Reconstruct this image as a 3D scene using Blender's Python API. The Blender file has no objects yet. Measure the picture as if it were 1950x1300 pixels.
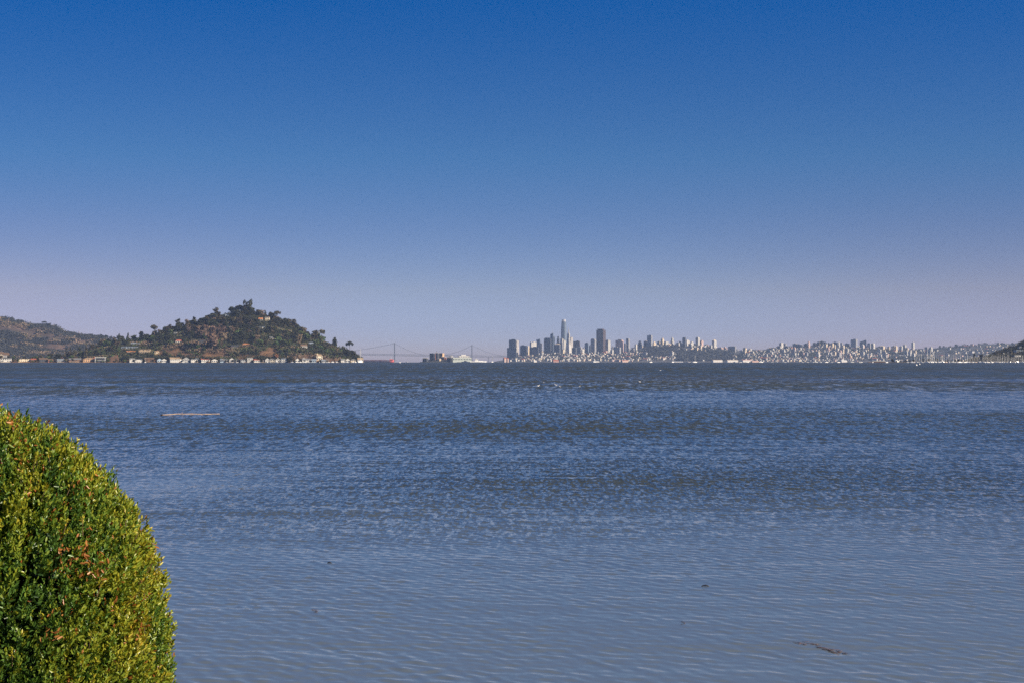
import bpy, math, random
import numpy as np
from mathutils import Vector, Matrix

SC = bpy.context.scene
COL = SC.collection
R_ = math.radians
F = 3400.0      # focal length in photo pixels (photo is 1950 wide)
CX = 975.0
Y0 = 685.5      # row of the true horizontal
CAM_H = 4.0     # camera above the water, m
RE = 6.371e6    # the bay is wide enough for the earth's curve to hide its far shore
rng = random.Random(7)
nprng = np.random.default_rng(11)


def drop(x, y):
    return -(x * x + y * y) / (2 * RE)


def PX(px, D):
    return (px - CX) / F * D


def PZ(py, D):
    return CAM_H + (Y0 - py) / F * D


def to_px(x, y, z):
    return CX + x / y * F, Y0 - (z - CAM_H) / y * F


def lerp_prof(prof, x):
    if x <= prof[0][0]:
        return prof[0][1]
    for (a, b), (c, d) in zip(prof, prof[1:]):
        if x <= c:
            t = (x - a) / (c - a)
            return b + (d - b) * t
    return prof[-1][1]


# ------------------------------------------------------------------ materials
def new_mat(name):
    m = bpy.data.materials.new(name)
    m.use_nodes = True
    nt = m.node_tree
    b = nt.nodes['Principled BSDF']
    return m, nt, b


def N(nt, t, **kw):
    n = nt.nodes.new(t)
    for k, v in kw.items():
        if k.startswith('i_'):
            n.inputs[k[2:].replace('_', ' ')].default_value = v
        else:
            setattr(n, k, v)
    return n


def ramp(nt, stops, interp='LINEAR'):
    n = nt.nodes.new('ShaderNodeValToRGB')
    cr = n.color_ramp
    cr.interpolation = interp
    while len(cr.elements) < len(stops):
        cr.elements.new(0.5)
    for e, (p, c) in zip(cr.elements, stops):
        e.position = p
        e.color = (c[0], c[1], c[2], 1)
    return n


def mix_rgb(nt, mode='MIX', fac=None):
    n = nt.nodes.new('ShaderNodeMix')
    n.data_type = 'RGBA'
    n.blend_type = mode
    if fac is not None:
        n.inputs[0].default_value = fac
    return n


_MC = {}


def plain(name, col, rough=0.7, var=0.15, scale=0.3, spec=0.3, metal=0.0, objvar=0.0):
    """Weathered paint / stone / fabric: base colour with soft mottling, in metres."""
    key = (name, col, rough, var, scale, spec, metal, objvar)
    if key in _MC:
        return _MC[key]
    m, nt, b = new_mat(name)
    tc = N(nt, 'ShaderNodeTexCoord')
    no = N(nt, 'ShaderNodeTexNoise', i_Scale=scale, i_Detail=4.0, i_Roughness=0.6)
    nt.links.new(tc.outputs['Object'], no.inputs['Vector'])
    lo = tuple(c * (1 - var) for c in col)
    hi = tuple(min(1, c * (1 + var)) for c in col)
    r = ramp(nt, [(0.3, lo), (0.7, hi)])
    nt.links.new(no.outputs['Fac'], r.inputs['Fac'])
    out = r.outputs['Color']
    if objvar:
        oi = N(nt, 'ShaderNodeObjectInfo')
        mr = N(nt, 'ShaderNodeMapRange')
        mr.inputs['To Min'].default_value = 1 - objvar
        mr.inputs['To Max'].default_value = 1 + objvar
        nt.links.new(oi.outputs['Random'], mr.inputs['Value'])
        hs = N(nt, 'ShaderNodeHueSaturation')
        nt.links.new(mr.outputs['Result'], hs.inputs['Value'])
        nt.links.new(out, hs.inputs['Color'])
        out = hs.outputs['Color']
    nt.links.new(out, b.inputs['Base Color'])
    b.inputs['Roughness'].default_value = rough
    b.inputs['Specular IOR Level'].default_value = spec
    b.inputs['Metallic'].default_value = metal
    _MC[key] = m
    return m


def facade(name, wall, glass, floor_h=3.6, bay=3.2, ratio=0.5, vert=False):
    """Wall with a regular grid of window openings (its pattern stays in the material)."""
    key = ('facade', name, wall, glass, floor_h, bay, ratio, vert)
    if key in _MC:
        return _MC[key]
    m, nt, b = new_mat(name)
    tc = N(nt, 'ShaderNodeTexCoord')
    sep = N(nt, 'ShaderNodeSeparateXYZ')
    nt.links.new(tc.outputs['Object'], sep.inputs[0])
    add = N(nt, 'ShaderNodeMath', operation='ADD')
    nt.links.new(sep.outputs['X'], add.inputs[0])
    nt.links.new(sep.outputs['Y'], add.inputs[1])

    def saw(sock, period, duty):
        d = N(nt, 'ShaderNodeMath', operation='DIVIDE')
        d.inputs[1].default_value = period
        nt.links.new(sock, d.inputs[0])
        f = N(nt, 'ShaderNodeMath', operation='FRACT')
        nt.links.new(d.outputs[0], f.inputs[0])
        l = N(nt, 'ShaderNodeMath', operation='LESS_THAN')
        l.inputs[1].default_value = duty
        nt.links.new(f.outputs[0], l.inputs[0])
        return l.outputs[0]
    a = saw(add.outputs[0], bay, ratio)
    if vert:
        fac = a
    else:
        c = saw(sep.outputs['Z'], floor_h, 0.55)
        mu = N(nt, 'ShaderNodeMath', operation='MULTIPLY')
        nt.links.new(a, mu.inputs[0])
        nt.links.new(c, mu.inputs[1])
        fac = mu.outputs[0]
    no = N(nt, 'ShaderNodeTexNoise', i_Scale=0.05, i_Detail=3.0)
    nt.links.new(tc.outputs['Object'], no.inputs['Vector'])
    r = ramp(nt, [(0.3, tuple(x * 0.88 for x in wall)), (0.7, tuple(min(1, x * 1.1) for x in wall))])
    nt.links.new(no.outputs['Fac'], r.inputs['Fac'])
    mx = mix_rgb(nt)
    nt.links.new(fac, mx.inputs[0])
    nt.links.new(r.outputs['Color'], mx.inputs[6])
    mx.inputs[7].default_value = (*glass, 1)
    nt.links.new(mx.outputs[2], b.inputs['Base Color'])
    rr = N(nt, 'ShaderNodeMapRange')
    rr.inputs['To Min'].default_value = 0.75
    rr.inputs['To Max'].default_value = 0.2
    nt.links.new(fac, rr.inputs['Value'])
    nt.links.new(rr.outputs['Result'], b.inputs['Roughness'])
    _MC[key] = m
    return m


# ------------------------------------------------------------------ mesh builder
class MB:
    def __init__(self):
        self.v, self.f, self.m = [], [], []

    def add(self, verts, faces, mi=0):
        o = len(self.v)
        self.v.extend([tuple(p) for p in verts])
        self.f.extend([tuple(i + o for i in f) for f in faces])
        self.m.extend([mi] * len(faces))
        return self

    def box(self, c, s, rz=0.0, mi=0, taper=1.0):
        """box: c = centre of the base, s = full sizes"""
        hx, hy, h = s[0] / 2, s[1] / 2, s[2]
        cs, sn = math.cos(rz), math.sin(rz)
        vs = []
        for z, k in ((0, 1.0), (h, taper)):
            for x, y in ((-hx, -hy), (hx, -hy), (hx, hy), (-hx, hy)):
                x, y = x * k, y * k
                vs.append((c[0] + x * cs - y * sn, c[1] + x * sn + y * cs, c[2] + z))
        return self.add(vs, [(3, 2, 1, 0), (4, 5, 6, 7), (0, 1, 5, 4), (1, 2, 6, 5), (2, 3, 7, 6), (3, 0, 4, 7)], mi)

    def prism(self, pts, z0, z1, mi=0, pts2=None):
        n = len(pts)
        pts2 = pts2 or pts
        vs = [(x, y, z0) for x, y in pts] + [(x, y, z1) for x, y in pts2]
        fs = [tuple(reversed(range(n))), tuple(range(n, 2 * n))]
        fs += [(i, (i + 1) % n, (i + 1) % n + n, i + n) for i in range(n)]
        return self.add(vs, fs, mi)

    def gable(self, c, s, rz=0.0, over=0.4, mi=0, axis='x'):
        """gabled roof solid, ridge along axis"""
        hx, hy, h = s[0] / 2 + over, s[1] / 2 + over, s[2]
        if axis == 'x':
            pv = [(-hx, -hy, 0), (hx, -hy, 0), (hx, hy, 0), (-hx, hy, 0), (-hx, 0, h), (hx, 0, h)]
            fs = [(3, 2, 1, 0), (0, 1, 5, 4), (2, 3, 4, 5), (1, 2, 5), (3, 0, 4)]
        else:
            pv = [(-hx, -hy, 0), (hx, -hy, 0), (hx, hy, 0), (-hx, hy, 0), (0, -hy, h), (0, hy, h)]
            fs = [(3, 2, 1, 0), (1, 2, 5, 4), (3, 0, 4, 5), (0, 1, 4), (2, 3, 5)]
        cs, sn = math.cos(rz), math.sin(rz)
        vs = [(c[0] + x * cs - y * sn, c[1] + x * sn + y * cs, c[2] + z) for x, y, z in pv]
        return self.add(vs, fs, mi)

    def hip(self, c, s, rz=0.0, over=0.4, mi=0, k=0.45):
        hx, hy, h = s[0] / 2 + over, s[1] / 2 + over, s[2]
        r = hx * k
        pv = [(-hx, -hy, 0), (hx, -hy, 0), (hx, hy, 0), (-hx, hy, 0), (-r, 0, h), (r, 0, h)]
        fs = [(3, 2, 1, 0), (0, 1, 5, 4), (2, 3, 4, 5), (1, 2, 5), (3, 0, 4)]
        cs, sn = math.cos(rz), math.sin(rz)
        vs = [(c[0] + x * cs - y * sn, c[1] + x * sn + y * cs, c[2] + z) for x, y, z in pv]
        return self.add(vs, fs, mi)

    def tube(self, pts, rads, n=6, mi=0, caps=True):
        pts = [Vector(p) for p in pts]
        if not hasattr(rads, '__len__'):
            rads = [rads] * len(pts)
        vs = []
        for i, p in enumerate(pts):
            d = (pts[min(i + 1, len(pts) - 1)] - pts[max(i - 1, 0)]).normalized()
            u = d.cross(Vector((0, 0, 1)))
            if u.length < 1e-3:
                u = d.cross(Vector((1, 0, 0)))
            u.normalize()
            w = d.cross(u)
            for k in range(n):
                a = 2 * math.pi * k / n
                vs.append(p + (u * math.cos(a) + w * math.sin(a)) * rads[i])
        fs = []
        for i in range(len(pts) - 1):
            for k in range(n):
                a, b = i * n + k, i * n + (k + 1) % n
                fs.append((a, b, b + n, a + n))
        if caps:
            fs.append(tuple(reversed(range(n))))
            fs.append(tuple(range((len(pts) - 1) * n, len(pts) * n)))
        return self.add(vs, fs, mi)

    def lathe(self, prof, n=12, c=(0, 0, 0), mi=0, sx=1, sy=1):
        """prof = [(radius, z)]"""
        vs, fs = [], []
        for r, z in prof:
            for k in range(n):
                a = 2 * math.pi * k / n
                vs.append((c[0] + r * math.cos(a) * sx, c[1] + r * math.sin(a) * sy, c[2] + z))
        for i in range(len(prof) - 1):
            for k in range(n):
                a, b = i * n + k, i * n + (k + 1) % n
                fs.append((a, b, b + n, a + n))
        fs.append(tuple(reversed(range(n))))
        fs.append(tuple(range((len(prof) - 1) * n, len(prof) * n)))
        return self.add(vs, fs, mi)

    def mesh(self, name, mats, smooth=False):
        me = bpy.data.meshes.new(name)
        me.from_pydata(self.v, [], self.f)
        for m in (mats if isinstance(mats, (list, tuple)) else [mats]):
            me.materials.append(m)
        if any(self.m):
            me.polygons.foreach_set('material_index', self.m)
        if smooth:
            me.polygons.foreach_set('use_smooth', [True] * len(self.f))
        me.update()
        return me

    def build(self, name, mats, parent=None, smooth=False, loc=None, rz=0.0):
        o = bpy.data.objects.new(name, self.mesh(name, mats, smooth))
        COL.objects.link(o)
        if parent is not None:
            o.parent = parent
        if loc is not None:
            o.location = loc
        o.rotation_euler.z = rz
        return o


def tag(o, label=None, cat=None, group=None, kind=None):
    if label:
        o['label'] = label
    if cat:
        o['category'] = cat
    if group:
        o['group'] = group
    if kind:
        o['kind'] = kind
    return o


def thing(name, label, cat, loc=(0, 0, 0), rz=0.0, group=None, scale=None):
    o = bpy.data.objects.new(name, None)
    COL.objects.link(o)
    o.empty_display_size = 0.1
    o.location = loc
    o.rotation_euler.z = rz
    if scale is not None:
        o.scale = scale
    return tag(o, label, cat, group)


def inst(name, me, parent=None, loc=None, rz=0.0):
    o = bpy.data.objects.new(name, me)
    COL.objects.link(o)
    if parent is not None:
        o.parent = parent
    if loc is not None:
        o.location = loc
    o.rotation_euler.z = rz
    return o


def copy_tree(o, parent=None):
    c = o.copy()
    COL.objects.link(c)
    if parent is not None:
        c.parent = parent
    for ch in list(o.children):
        copy_tree(ch, c)
    return c


def np_mesh(name, co, faces, mats, smooth=False, mi=None, attrs=None):
    """fast mesh from numpy arrays; faces all of one size"""
    me = bpy.data.meshes.new(name)
    nv, (nf, k) = len(co), faces.shape
    me.vertices.add(nv)
    me.vertices.foreach_set('co', np.ascontiguousarray(co, dtype=np.float32).ravel())
    me.loops.add(nf * k)
    me.loops.foreach_set('vertex_index', np.ascontiguousarray(faces, dtype=np.int32).ravel())
    me.polygons.add(nf)
    me.polygons.foreach_set('loop_start', np.arange(0, nf * k, k, dtype=np.int32))
    me.polygons.foreach_set('loop_total', np.full(nf, k, dtype=np.int32))
    for m in mats:
        me.materials.append(m)
    if mi is not None:
        me.polygons.foreach_set('material_index', np.ascontiguousarray(mi, dtype=np.int32))
    if smooth:
        me.polygons.foreach_set('use_smooth', np.ones(nf, dtype=bool))
    for an, (dom, arr) in (attrs or {}).items():
        at = me.attributes.new(an, 'FLOAT', dom)
        at.data.foreach_set('value', np.ascontiguousarray(arr, dtype=np.float32))
    me.update(calc_edges=True)
    me.validate()
    return me
# ------------------------------------------------------------------ camera, light, sky, air
cam = bpy.data.cameras.new('camera')
cam_o = bpy.data.objects.new('camera', cam)
COL.objects.link(cam_o)
cam_o.location = (0, 0, CAM_H)
cam_o.rotation_euler = (R_(90), 0, 0)
cam.sensor_width = 36
cam.lens = 36 * F / 1950
cam.shift_y = (Y0 - 650) / 1950
cam.clip_start = 0.1
cam.clip_end = 60000
SC.camera = cam_o

SUN_AZ, SUN_EL = R_(118), R_(27)      # azimuth clockwise from the view direction
sd = Vector((math.cos(SUN_EL) * math.sin(SUN_AZ), math.cos(SUN_EL) * math.cos(SUN_AZ), math.sin(SUN_EL)))
sun = bpy.data.lights.new('sun', 'SUN')
sun.energy = 5.0
sun.angle = R_(0.5)
sun.color = (1.0, 0.86, 0.68)
sun_o = bpy.data.objects.new('sun', sun)
COL.objects.link(sun_o)
sun_o.rotation_euler = (-sd).to_track_quat('-Z', 'Y').to_euler()

W = bpy.data.worlds.new('World')
SC.world = W
W.use_nodes = True
wn = W.node_tree
bg = wn.nodes['Background']
tc = N(wn, 'ShaderNodeTexCoord')
sx = N(wn, 'ShaderNodeSeparateXYZ')
wn.links.new(tc.outputs['Generated'], sx.inputs[0])
# clear dry air: the deep blue of the upper sky reaches far down towards the horizon
el = N(wn, 'ShaderNodeMath', operation='MAXIMUM')
el.inputs[1].default_value = 0.0
wn.links.new(sx.outputs['Z'], el.inputs[0])
zs = N(wn, 'ShaderNodeMath', operation='MULTIPLY')
zs.inputs[1].default_value = 3.2
wn.links.new(el.outputs[0], zs.inputs[0])
cm = N(wn, 'ShaderNodeCombineXYZ')
wn.links.new(sx.outputs['X'], cm.inputs['X'])
wn.links.new(sx.outputs['Y'], cm.inputs['Y'])
wn.links.new(zs.outputs[0], cm.inputs['Z'])
nm = N(wn, 'ShaderNodeVectorMath', operation='NORMALIZE')
wn.links.new(cm.outputs[0], nm.inputs[0])
sky = N(wn, 'ShaderNodeTexSky')
sky.sky_type = 'NISHITA'
sky.sun_disc = False
sky.sun_elevation = SUN_EL
sky.sun_rotation = SUN_AZ
sky.altitude = 0
sky.air_density = 1.0
sky.dust_density = 0.3
sky.ozone_density = 3.0
wn.links.new(nm.outputs[0], sky.inputs['Vector'])
hs = N(wn, 'ShaderNodeHueSaturation')
hs.inputs['Saturation'].default_value = 1.0
wn.links.new(sky.outputs[0], hs.inputs['Color'])
SKY_OUT = hs.outputs['Color']
# tint by elevation
SKY_G = [(0.0, (.83, .745, 1.10)), (.0104, (.83, .745, 1.10)), (.039, (1.0, .81, .90)), (.075, (.73, .80, 1.02)), (.112, (.45, .84, 1.16)), (.197, (.0, .68, 1.40)), (.29, (.36, .74, 1.15)), (.45, (.6, .8, 1.02)), (1.0, (.7, .85, 1.0))]
SG = max(max(c) for _, c in SKY_G)
tr = ramp(wn, [(p, tuple(v / SG for v in c)) for p, c in SKY_G])
wn.links.new(el.outputs[0], tr.inputs['Fac'])
tm = mix_rgb(wn, 'MULTIPLY', 1.0)
wn.links.new(SKY_OUT, tm.inputs[6])
wn.links.new(tr.outputs['Color'], tm.inputs[7])
# dust hangs warmer away from the middle of the bay, low over the land on both sides
ab_ = N(wn, 'ShaderNodeMath', operation='ABSOLUTE')
wn.links.new(sx.outputs['X'], ab_.inputs[0])
fa = N(wn, 'ShaderNodeMapRange', interpolation_type='SMOOTHSTEP')
for k_, v_ in (('From Min', 0.04), ('From Max', 0.30), ('To Min', 0.0), ('To Max', 1.0)):
    fa.inputs[k_].default_value = v_
wn.links.new(ab_.outputs[0], fa.inputs['Value'])
fe = N(wn, 'ShaderNodeMapRange', interpolation_type='SMOOTHSTEP')
for k_, v_ in (('From Min', 0.02), ('From Max', 0.15), ('To Min', 1.0), ('To Max', 0.0)):
    fe.inputs[k_].default_value = v_
wn.links.new(el.outputs[0], fe.inputs['Value'])
ff = N(wn, 'ShaderNodeMath', operation='MULTIPLY')
wn.links.new(fa.outputs['Result'], ff.inputs[0])
wn.links.new(fe.outputs['Result'], ff.inputs[1])
ta = mix_rgb(wn, 'MULTIPLY')
wn.links.new(ff.outputs[0], ta.inputs[0])
wn.links.new(tm.outputs[2], ta.inputs[6])
ta.inputs[7].default_value = (1.10, 0.925, 0.90, 1)
wn.links.new(ta.outputs[2], bg.inputs['Color'])
bg.inputs['Strength'].default_value = 0.0605 * SG

SC.view_settings.view_transform = 'Standard'
SC.view_settings.look = 'None'
SC.view_settings.exposure = 0.72
SC.view_settings.gamma = 1
SC.view_settings.use_curve_mapping = False
cy = SC.cycles
cy.use_denoising = False
cy.denoiser = 'OPENIMAGEDENOISE'
cy.denoising_input_passes = 'RGB_ALBEDO_NORMAL'
cy.denoising_prefilter = 'ACCURATE'
cy.max_bounces = 6
cy.volume_bounces = 0
cy.sample_clamp_indirect = 4.0
cy.caustics_reflective = False
cy.caustics_refractive = False

# the air over the bay
WATER_R = 18000.0
hz = MB().box((0, 0, -31), (2 * WATER_R + 400, 2 * WATER_R + 400, 371))
hm = bpy.data.materials.new('sea_air')
hm.use_nodes = True
hm.node_tree.nodes.clear()
ho = hm.node_tree.nodes.new('ShaderNodeOutputMaterial')
pv = hm.node_tree.nodes.new('ShaderNodeVolumePrincipled')
pv.inputs['Color'].default_value = (0.45, 0.62, 1.0, 1)
pv.inputs['Density'].default_value = 3.2e-5
pv.inputs['Anisotropy'].default_value = 0.1
hm.node_tree.links.new(pv.outputs[0], ho.inputs['Volume'])
hz_o = hz.build('haze', hm)
tag(hz_o, 'thin pale blue haze lying over the whole bay', None, None, 'stuff')

# ------------------------------------------------------------------ water
# a short steep wind sea: a sum of wave trains, calmer in the lee of the near shore,
# with gust patches; real displacement where the eye can resolve the waves
wr = np.random.default_rng(5)
WAVES = []
for i in range(72):
    lam = 0.17 * (1.9 / 0.17) ** ((i + 0.5) / 72)
    narrow = i % 2 == 0
    th = R_(50) + wr.normal(0, R_(26 if narrow else 70))          # travel direction from +X
    k = 2 * math.pi / lam
    wt = math.exp(-(math.log2(lam / 0.27) / 1.0) ** 2) + 0.14
    WAVES.append((k * math.cos(th), k * math.sin(th), wr.uniform(0, 2 * math.pi), lam, wt, narrow))


_NT = {}


def vnoise(x, y, seed):
    """smooth value noise, unit cells"""
    r = _NT.get(seed)
    if r is None:
        r = _NT[seed] = np.random.default_rng(seed).random((64, 64))
    xi, yi = np.floor(x).astype(int), np.floor(y).astype(int)
    fx, fy = x - xi, y - yi
    fx, fy = fx * fx * (3 - 2 * fx), fy * fy * (3 - 2 * fy)
    g = lambda a, b: r[a % 64, b % 64]
    return (g(xi, yi) * (1 - fx) + g(xi + 1, yi) * fx) * (1 - fy) + (g(xi, yi + 1) * (1 - fx) + g(xi + 1, yi + 1) * fx) * fy


def sstep(a, b, x):
    t = np.clip((x - a) / (b - a), 0, 1)
    return t * t * (3 - 2 * t)


def gust(x, y):
    """0 calm .. 1 ruffled"""
    u, v = x + 0.25 * y, y
    n = 0.55 * vnoise(u / 26 + 3.3, v / 17 + 7.1, 1) + 0.3 * vnoise(u / 9 + 9.2, v / 8 + 1.4, 2) + 0.15 * vnoise(u / 3.5, v / 3.5, 3)
    fetch = sstep(25, 58, y + 0.10 * x + 30 * (n - 0.5))
    fetch = fetch * (1 - 0.85 * np.exp(-((x + 11.5) / 6) ** 2 - ((y - 57) / 12) ** 2))
    n2 = 0.6 * vnoise(x / 70 + 5.5, y / 38 + 2.2, 4) + 0.4 * vnoise(x / 25 + 1.5, y / 22 + 8.2, 6)
    squall = 0.65 * np.exp(-((x - 5) / 10) ** 2 - ((y - 0.25 * x - 54) / 10) ** 2) + 0.45 * np.exp(-((x - 4) / 16) ** 2 - ((y - 104) / 14) ** 2)
    return fetch * (0.5 + 0.75 * sstep(0.25, 0.75, n2) + squall)


def sea(x, y, cell):
    g = gust(x, y)
    z = np.zeros_like(x)
    patch = 0.45 + 1.1 * (0.6 * vnoise(x / 5.5 + 2.7, y / 4.5 + 5.1, 8) + 0.4 * vnoise(x / 1.9 + 6.1, y / 1.9 + 1.3, 9))
    per_oct = 0.0
    for kx, ky, ph, lam, wt, narrow in WAVES:
        calm = 0.040 if narrow else 0.022
        if lam > 0.6:
            calm *= 0.45
        calm = calm * patch
        rough = 0.078
        slope = calm + (rough - calm) * np.clip(g, 0, 1.5)
        vis = sstep(1.9, 3.4, lam / cell)
        w = np.sin(kx * x + ky * y + ph)
        z += wt * slope * lam / (2 * math.pi) * vis * (w + 0.25 * w * w) * 0.42
    return z


def row_step(r):
    return np.where(r < 150, 0.058 + 0.00025 * np.minimum(r, 150), 0.0955 * (np.maximum(r, 150) / 150) ** 1.5)


def build_water():
    TH = 0.34
    R0, R1 = 18.0, 400.0
    rs = [R0]
    while rs[-1] < R1:
        rs.append(rs[-1] + row_step(rs[-1]))
    rs = np.array(rs)
    nth = 1041
    th = np.linspace(-TH, TH, nth)
    rr, tt = np.meshgrid(rs, th, indexing='ij')
    x, y = rr * np.sin(tt), rr * np.cos(tt)
    cell = np.maximum(rr * (2 * TH / nth), row_step(rr))
    fade = sstep(R0, R0 + 2, rr) * (1 - sstep(R1 - 90, R1 - 8, rr)) * (1 - sstep(TH - 0.03, TH - 0.002, np.abs(tt)))
    z = sea(x, y, cell) * fade - rr * rr / (2 * RE)
    co = [np.stack([x, y, z], -1).reshape(-1, 3)]
    att = [gust(x, y).ravel()]
    nr = len(rs)
    i = np.arange(nr - 1)[:, None] * nth + np.arange(nth - 1)[None, :]
    fs = [np.stack([i, i + 1, i + nth + 1, i + nth], -1).reshape(-1, 4)[:, ::-1]]
    base = nr * nth

    def ring_grid(rs, th, base):
        rr, tt = np.meshgrid(rs, th, indexing='ij')
        x, y = rr * np.sin(tt), rr * np.cos(tt)
        co.append(np.stack([x, y, -rr * rr / (2 * RE)], -1).reshape(-1, 3))
        att.append((gust(x, y) if len(rs) < 5 else np.full_like(x, 0.9)).ravel())
        n, m = len(rs), len(th)
        i = np.arange(n - 1)[:, None] * m + np.arange(m - 1)[None, :]
        fs.append((np.stack([i, i + 1, i + m + 1, i + m], -1) + base).reshape(-1, 4)[:, ::-1])
        return base + n * m
    far = np.concatenate([R1 + 0 * np.arange(1) + (rs[-1] - R1), np.geomspace(rs[-1] * 1.02, WATER_R, 150)])
    base = ring_grid(far, th[::10] if (nth - 1) % 10 == 0 else np.linspace(-TH, TH, 105), base)
    side = np.concatenate([np.linspace(R0, rs[-1], 40), np.geomspace(rs[-1] * 1.02, WATER_R, 80)])
    base = ring_grid(side, np.linspace(TH, 2 * math.pi - TH, 140), base)
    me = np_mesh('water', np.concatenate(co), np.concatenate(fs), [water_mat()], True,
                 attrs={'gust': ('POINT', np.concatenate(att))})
    o = bpy.data.objects.new('water', me)
    COL.objects.link(o)
    tag(o, 'wide choppy blue grey bay ruffled by wind', None, None, 'structure')


CHOP = 1.35


def water_mat():
    m, nt, b = new_mat('bay_water')
    tc = N(nt, 'ShaderNodeTexCoord')
    b.inputs['IOR'].default_value = 1.33
    b.inputs['Specular IOR Level'].default_value = 0.5
    # silt in suspension: broad bands of grey green in blue water
    mp = N(nt, 'ShaderNodeMapping')
    mp.inputs['Scale'].default_value = (0.0012, 0.004, 1)
    nt.links.new(tc.outputs['Object'], mp.inputs[0])
    no = N(nt, 'ShaderNodeTexNoise', i_Scale=1.0, i_Detail=5.0, i_Roughness=0.55)
    nt.links.new(mp.outputs[0], no.inputs['Vector'])
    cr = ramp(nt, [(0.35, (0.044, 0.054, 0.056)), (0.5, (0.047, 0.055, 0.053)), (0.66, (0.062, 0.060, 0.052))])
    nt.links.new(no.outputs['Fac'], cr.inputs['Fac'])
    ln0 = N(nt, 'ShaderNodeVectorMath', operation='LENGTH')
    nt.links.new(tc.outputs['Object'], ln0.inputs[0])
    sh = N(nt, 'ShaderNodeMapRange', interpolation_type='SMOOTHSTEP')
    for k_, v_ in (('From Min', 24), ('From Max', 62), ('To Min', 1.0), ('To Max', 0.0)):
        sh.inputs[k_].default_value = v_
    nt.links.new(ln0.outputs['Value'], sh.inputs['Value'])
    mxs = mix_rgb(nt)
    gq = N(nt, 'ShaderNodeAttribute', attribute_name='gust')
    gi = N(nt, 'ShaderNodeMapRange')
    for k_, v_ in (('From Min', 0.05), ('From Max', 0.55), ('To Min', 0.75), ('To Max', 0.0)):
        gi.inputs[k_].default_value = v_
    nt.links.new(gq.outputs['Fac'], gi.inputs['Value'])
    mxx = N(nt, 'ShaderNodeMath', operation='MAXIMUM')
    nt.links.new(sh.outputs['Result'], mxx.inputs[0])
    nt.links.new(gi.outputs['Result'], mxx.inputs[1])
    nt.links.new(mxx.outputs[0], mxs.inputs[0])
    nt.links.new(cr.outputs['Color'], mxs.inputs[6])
    mxs.inputs[7].default_value = (0.136, 0.164, 0.182, 1)  # pale sky sheen on near and calm water put into the base colour
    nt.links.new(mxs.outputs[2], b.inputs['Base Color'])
    # distance from the near shore: farther out the unresolved wavelets act as roughness
    ln = N(nt, 'ShaderNodeVectorMath', operation='LENGTH')
    nt.links.new(tc.outputs['Object'], ln.inputs[0])
    mr = N(nt, 'ShaderNodeMapRange', interpolation_type='SMOOTHSTEP')
    mr.inputs['From Min'].default_value = 120
    mr.inputs['From Max'].default_value = 900
    mr.inputs['To Min'].default_value = 0.05
    mr.inputs['To Max'].default_value = 0.2
    nt.links.new(ln.outputs['Value'], mr.inputs['Value'])
    nt.links.new(mr.outputs['Result'], b.inputs['Roughness'])
    # gust lanes: long streaks of ruffled and smoother water
    gl = N(nt, 'ShaderNodeMapping')
    gl.inputs['Scale'].default_value = (0.0035, 0.016, 1)
    gl.inputs['Rotation'].default_value = (0, 0, R_(-4))
    nt.links.new(tc.outputs['Object'], gl.inputs[0])
    gn = N(nt, 'ShaderNodeTexNoise', i_Scale=1.0, i_Detail=7.0, i_Roughness=0.68)
    nt.links.new(gl.outputs[0], gn.inputs['Vector'])
    gm = N(nt, 'ShaderNodeMapRange', interpolation_type='SMOOTHSTEP')
    for k_, v_ in (('From Min', 0.38), ('From Max', 0.62), ('To Min', 0.22), ('To Max', 0.42)):
        gm.inputs[k_].default_value = v_
    nt.links.new(gn.outputs['Fac'], gm.inputs['Value'])
    fw = N(nt, 'ShaderNodeMapRange', interpolation_type='SMOOTHSTEP')
    for k_, v_ in (('From Min', 150), ('From Max', 900), ('To Min', 0.0), ('To Max', 1.0)):
        fw.inputs[k_].default_value = v_
    nt.links.new(ln.outputs['Value'], fw.inputs['Value'])
    sl = N(nt, 'ShaderNodeMix')
    sl.data_type = 'FLOAT'
    sl.inputs[2].default_value = 0.42
    nt.links.new(fw.outputs['Result'], sl.inputs[0])
    nt.links.new(gm.outputs['Result'], sl.inputs[3])
    nt.links.new(sl.outputs[0], b.inputs['Specular IOR Level'])
    # wavelets
    gu = N(nt, 'ShaderNodeAttribute', attribute_name='gust')
    prev = None
    for sc, amp, dist_, st in ((9.0, 0.3, 0.006, (1, 1.0, 1)), (0.9, 0.35, 0.12, (0.8, 1.15, 1)), (0.12, 0.4, 1.3, (0.55, 1.6, 1))):
        mp = N(nt, 'ShaderNodeMapping')
        mp.inputs['Scale'].default_value = st
        mp.inputs['Rotation'].default_value = (0, 0, R_(12))
        nt.links.new(tc.outputs['Object'], mp.inputs[0])
        nz = N(nt, 'ShaderNodeTexNoise', i_Scale=sc, i_Detail=3.0, i_Roughness=0.6, i_Distortion=0.4)
        nt.links.new(mp.outputs[0], nz.inputs['Vector'])
        bp = N(nt, 'ShaderNodeBump')
        bp.inputs['Distance'].default_value = dist_
        sm = N(nt, 'ShaderNodeMath', operation='MULTIPLY')
        sm.inputs[1].default_value = amp
        ga = N(nt, 'ShaderNodeMath', operation='MULTIPLY_ADD')
        ga.inputs[1].default_value = 0.8
        ga.inputs[2].default_value = 0.2
        nt.links.new(gu.outputs['Fac'], ga.inputs[0])
        nt.links.new(ga.outputs[0], sm.inputs[0])
        nt.links.new(sm.outputs[0], bp.inputs['Strength'])
        nt.links.new(nz.outputs['Fac'], bp.inputs['Height'])
        if prev:
            nt.links.new(prev, bp.inputs['Normal'])
        prev = bp.outputs['Normal']
    # chop too small to carry as mesh: facets tilted every way, drawn out along the wind
    cn = []
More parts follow.
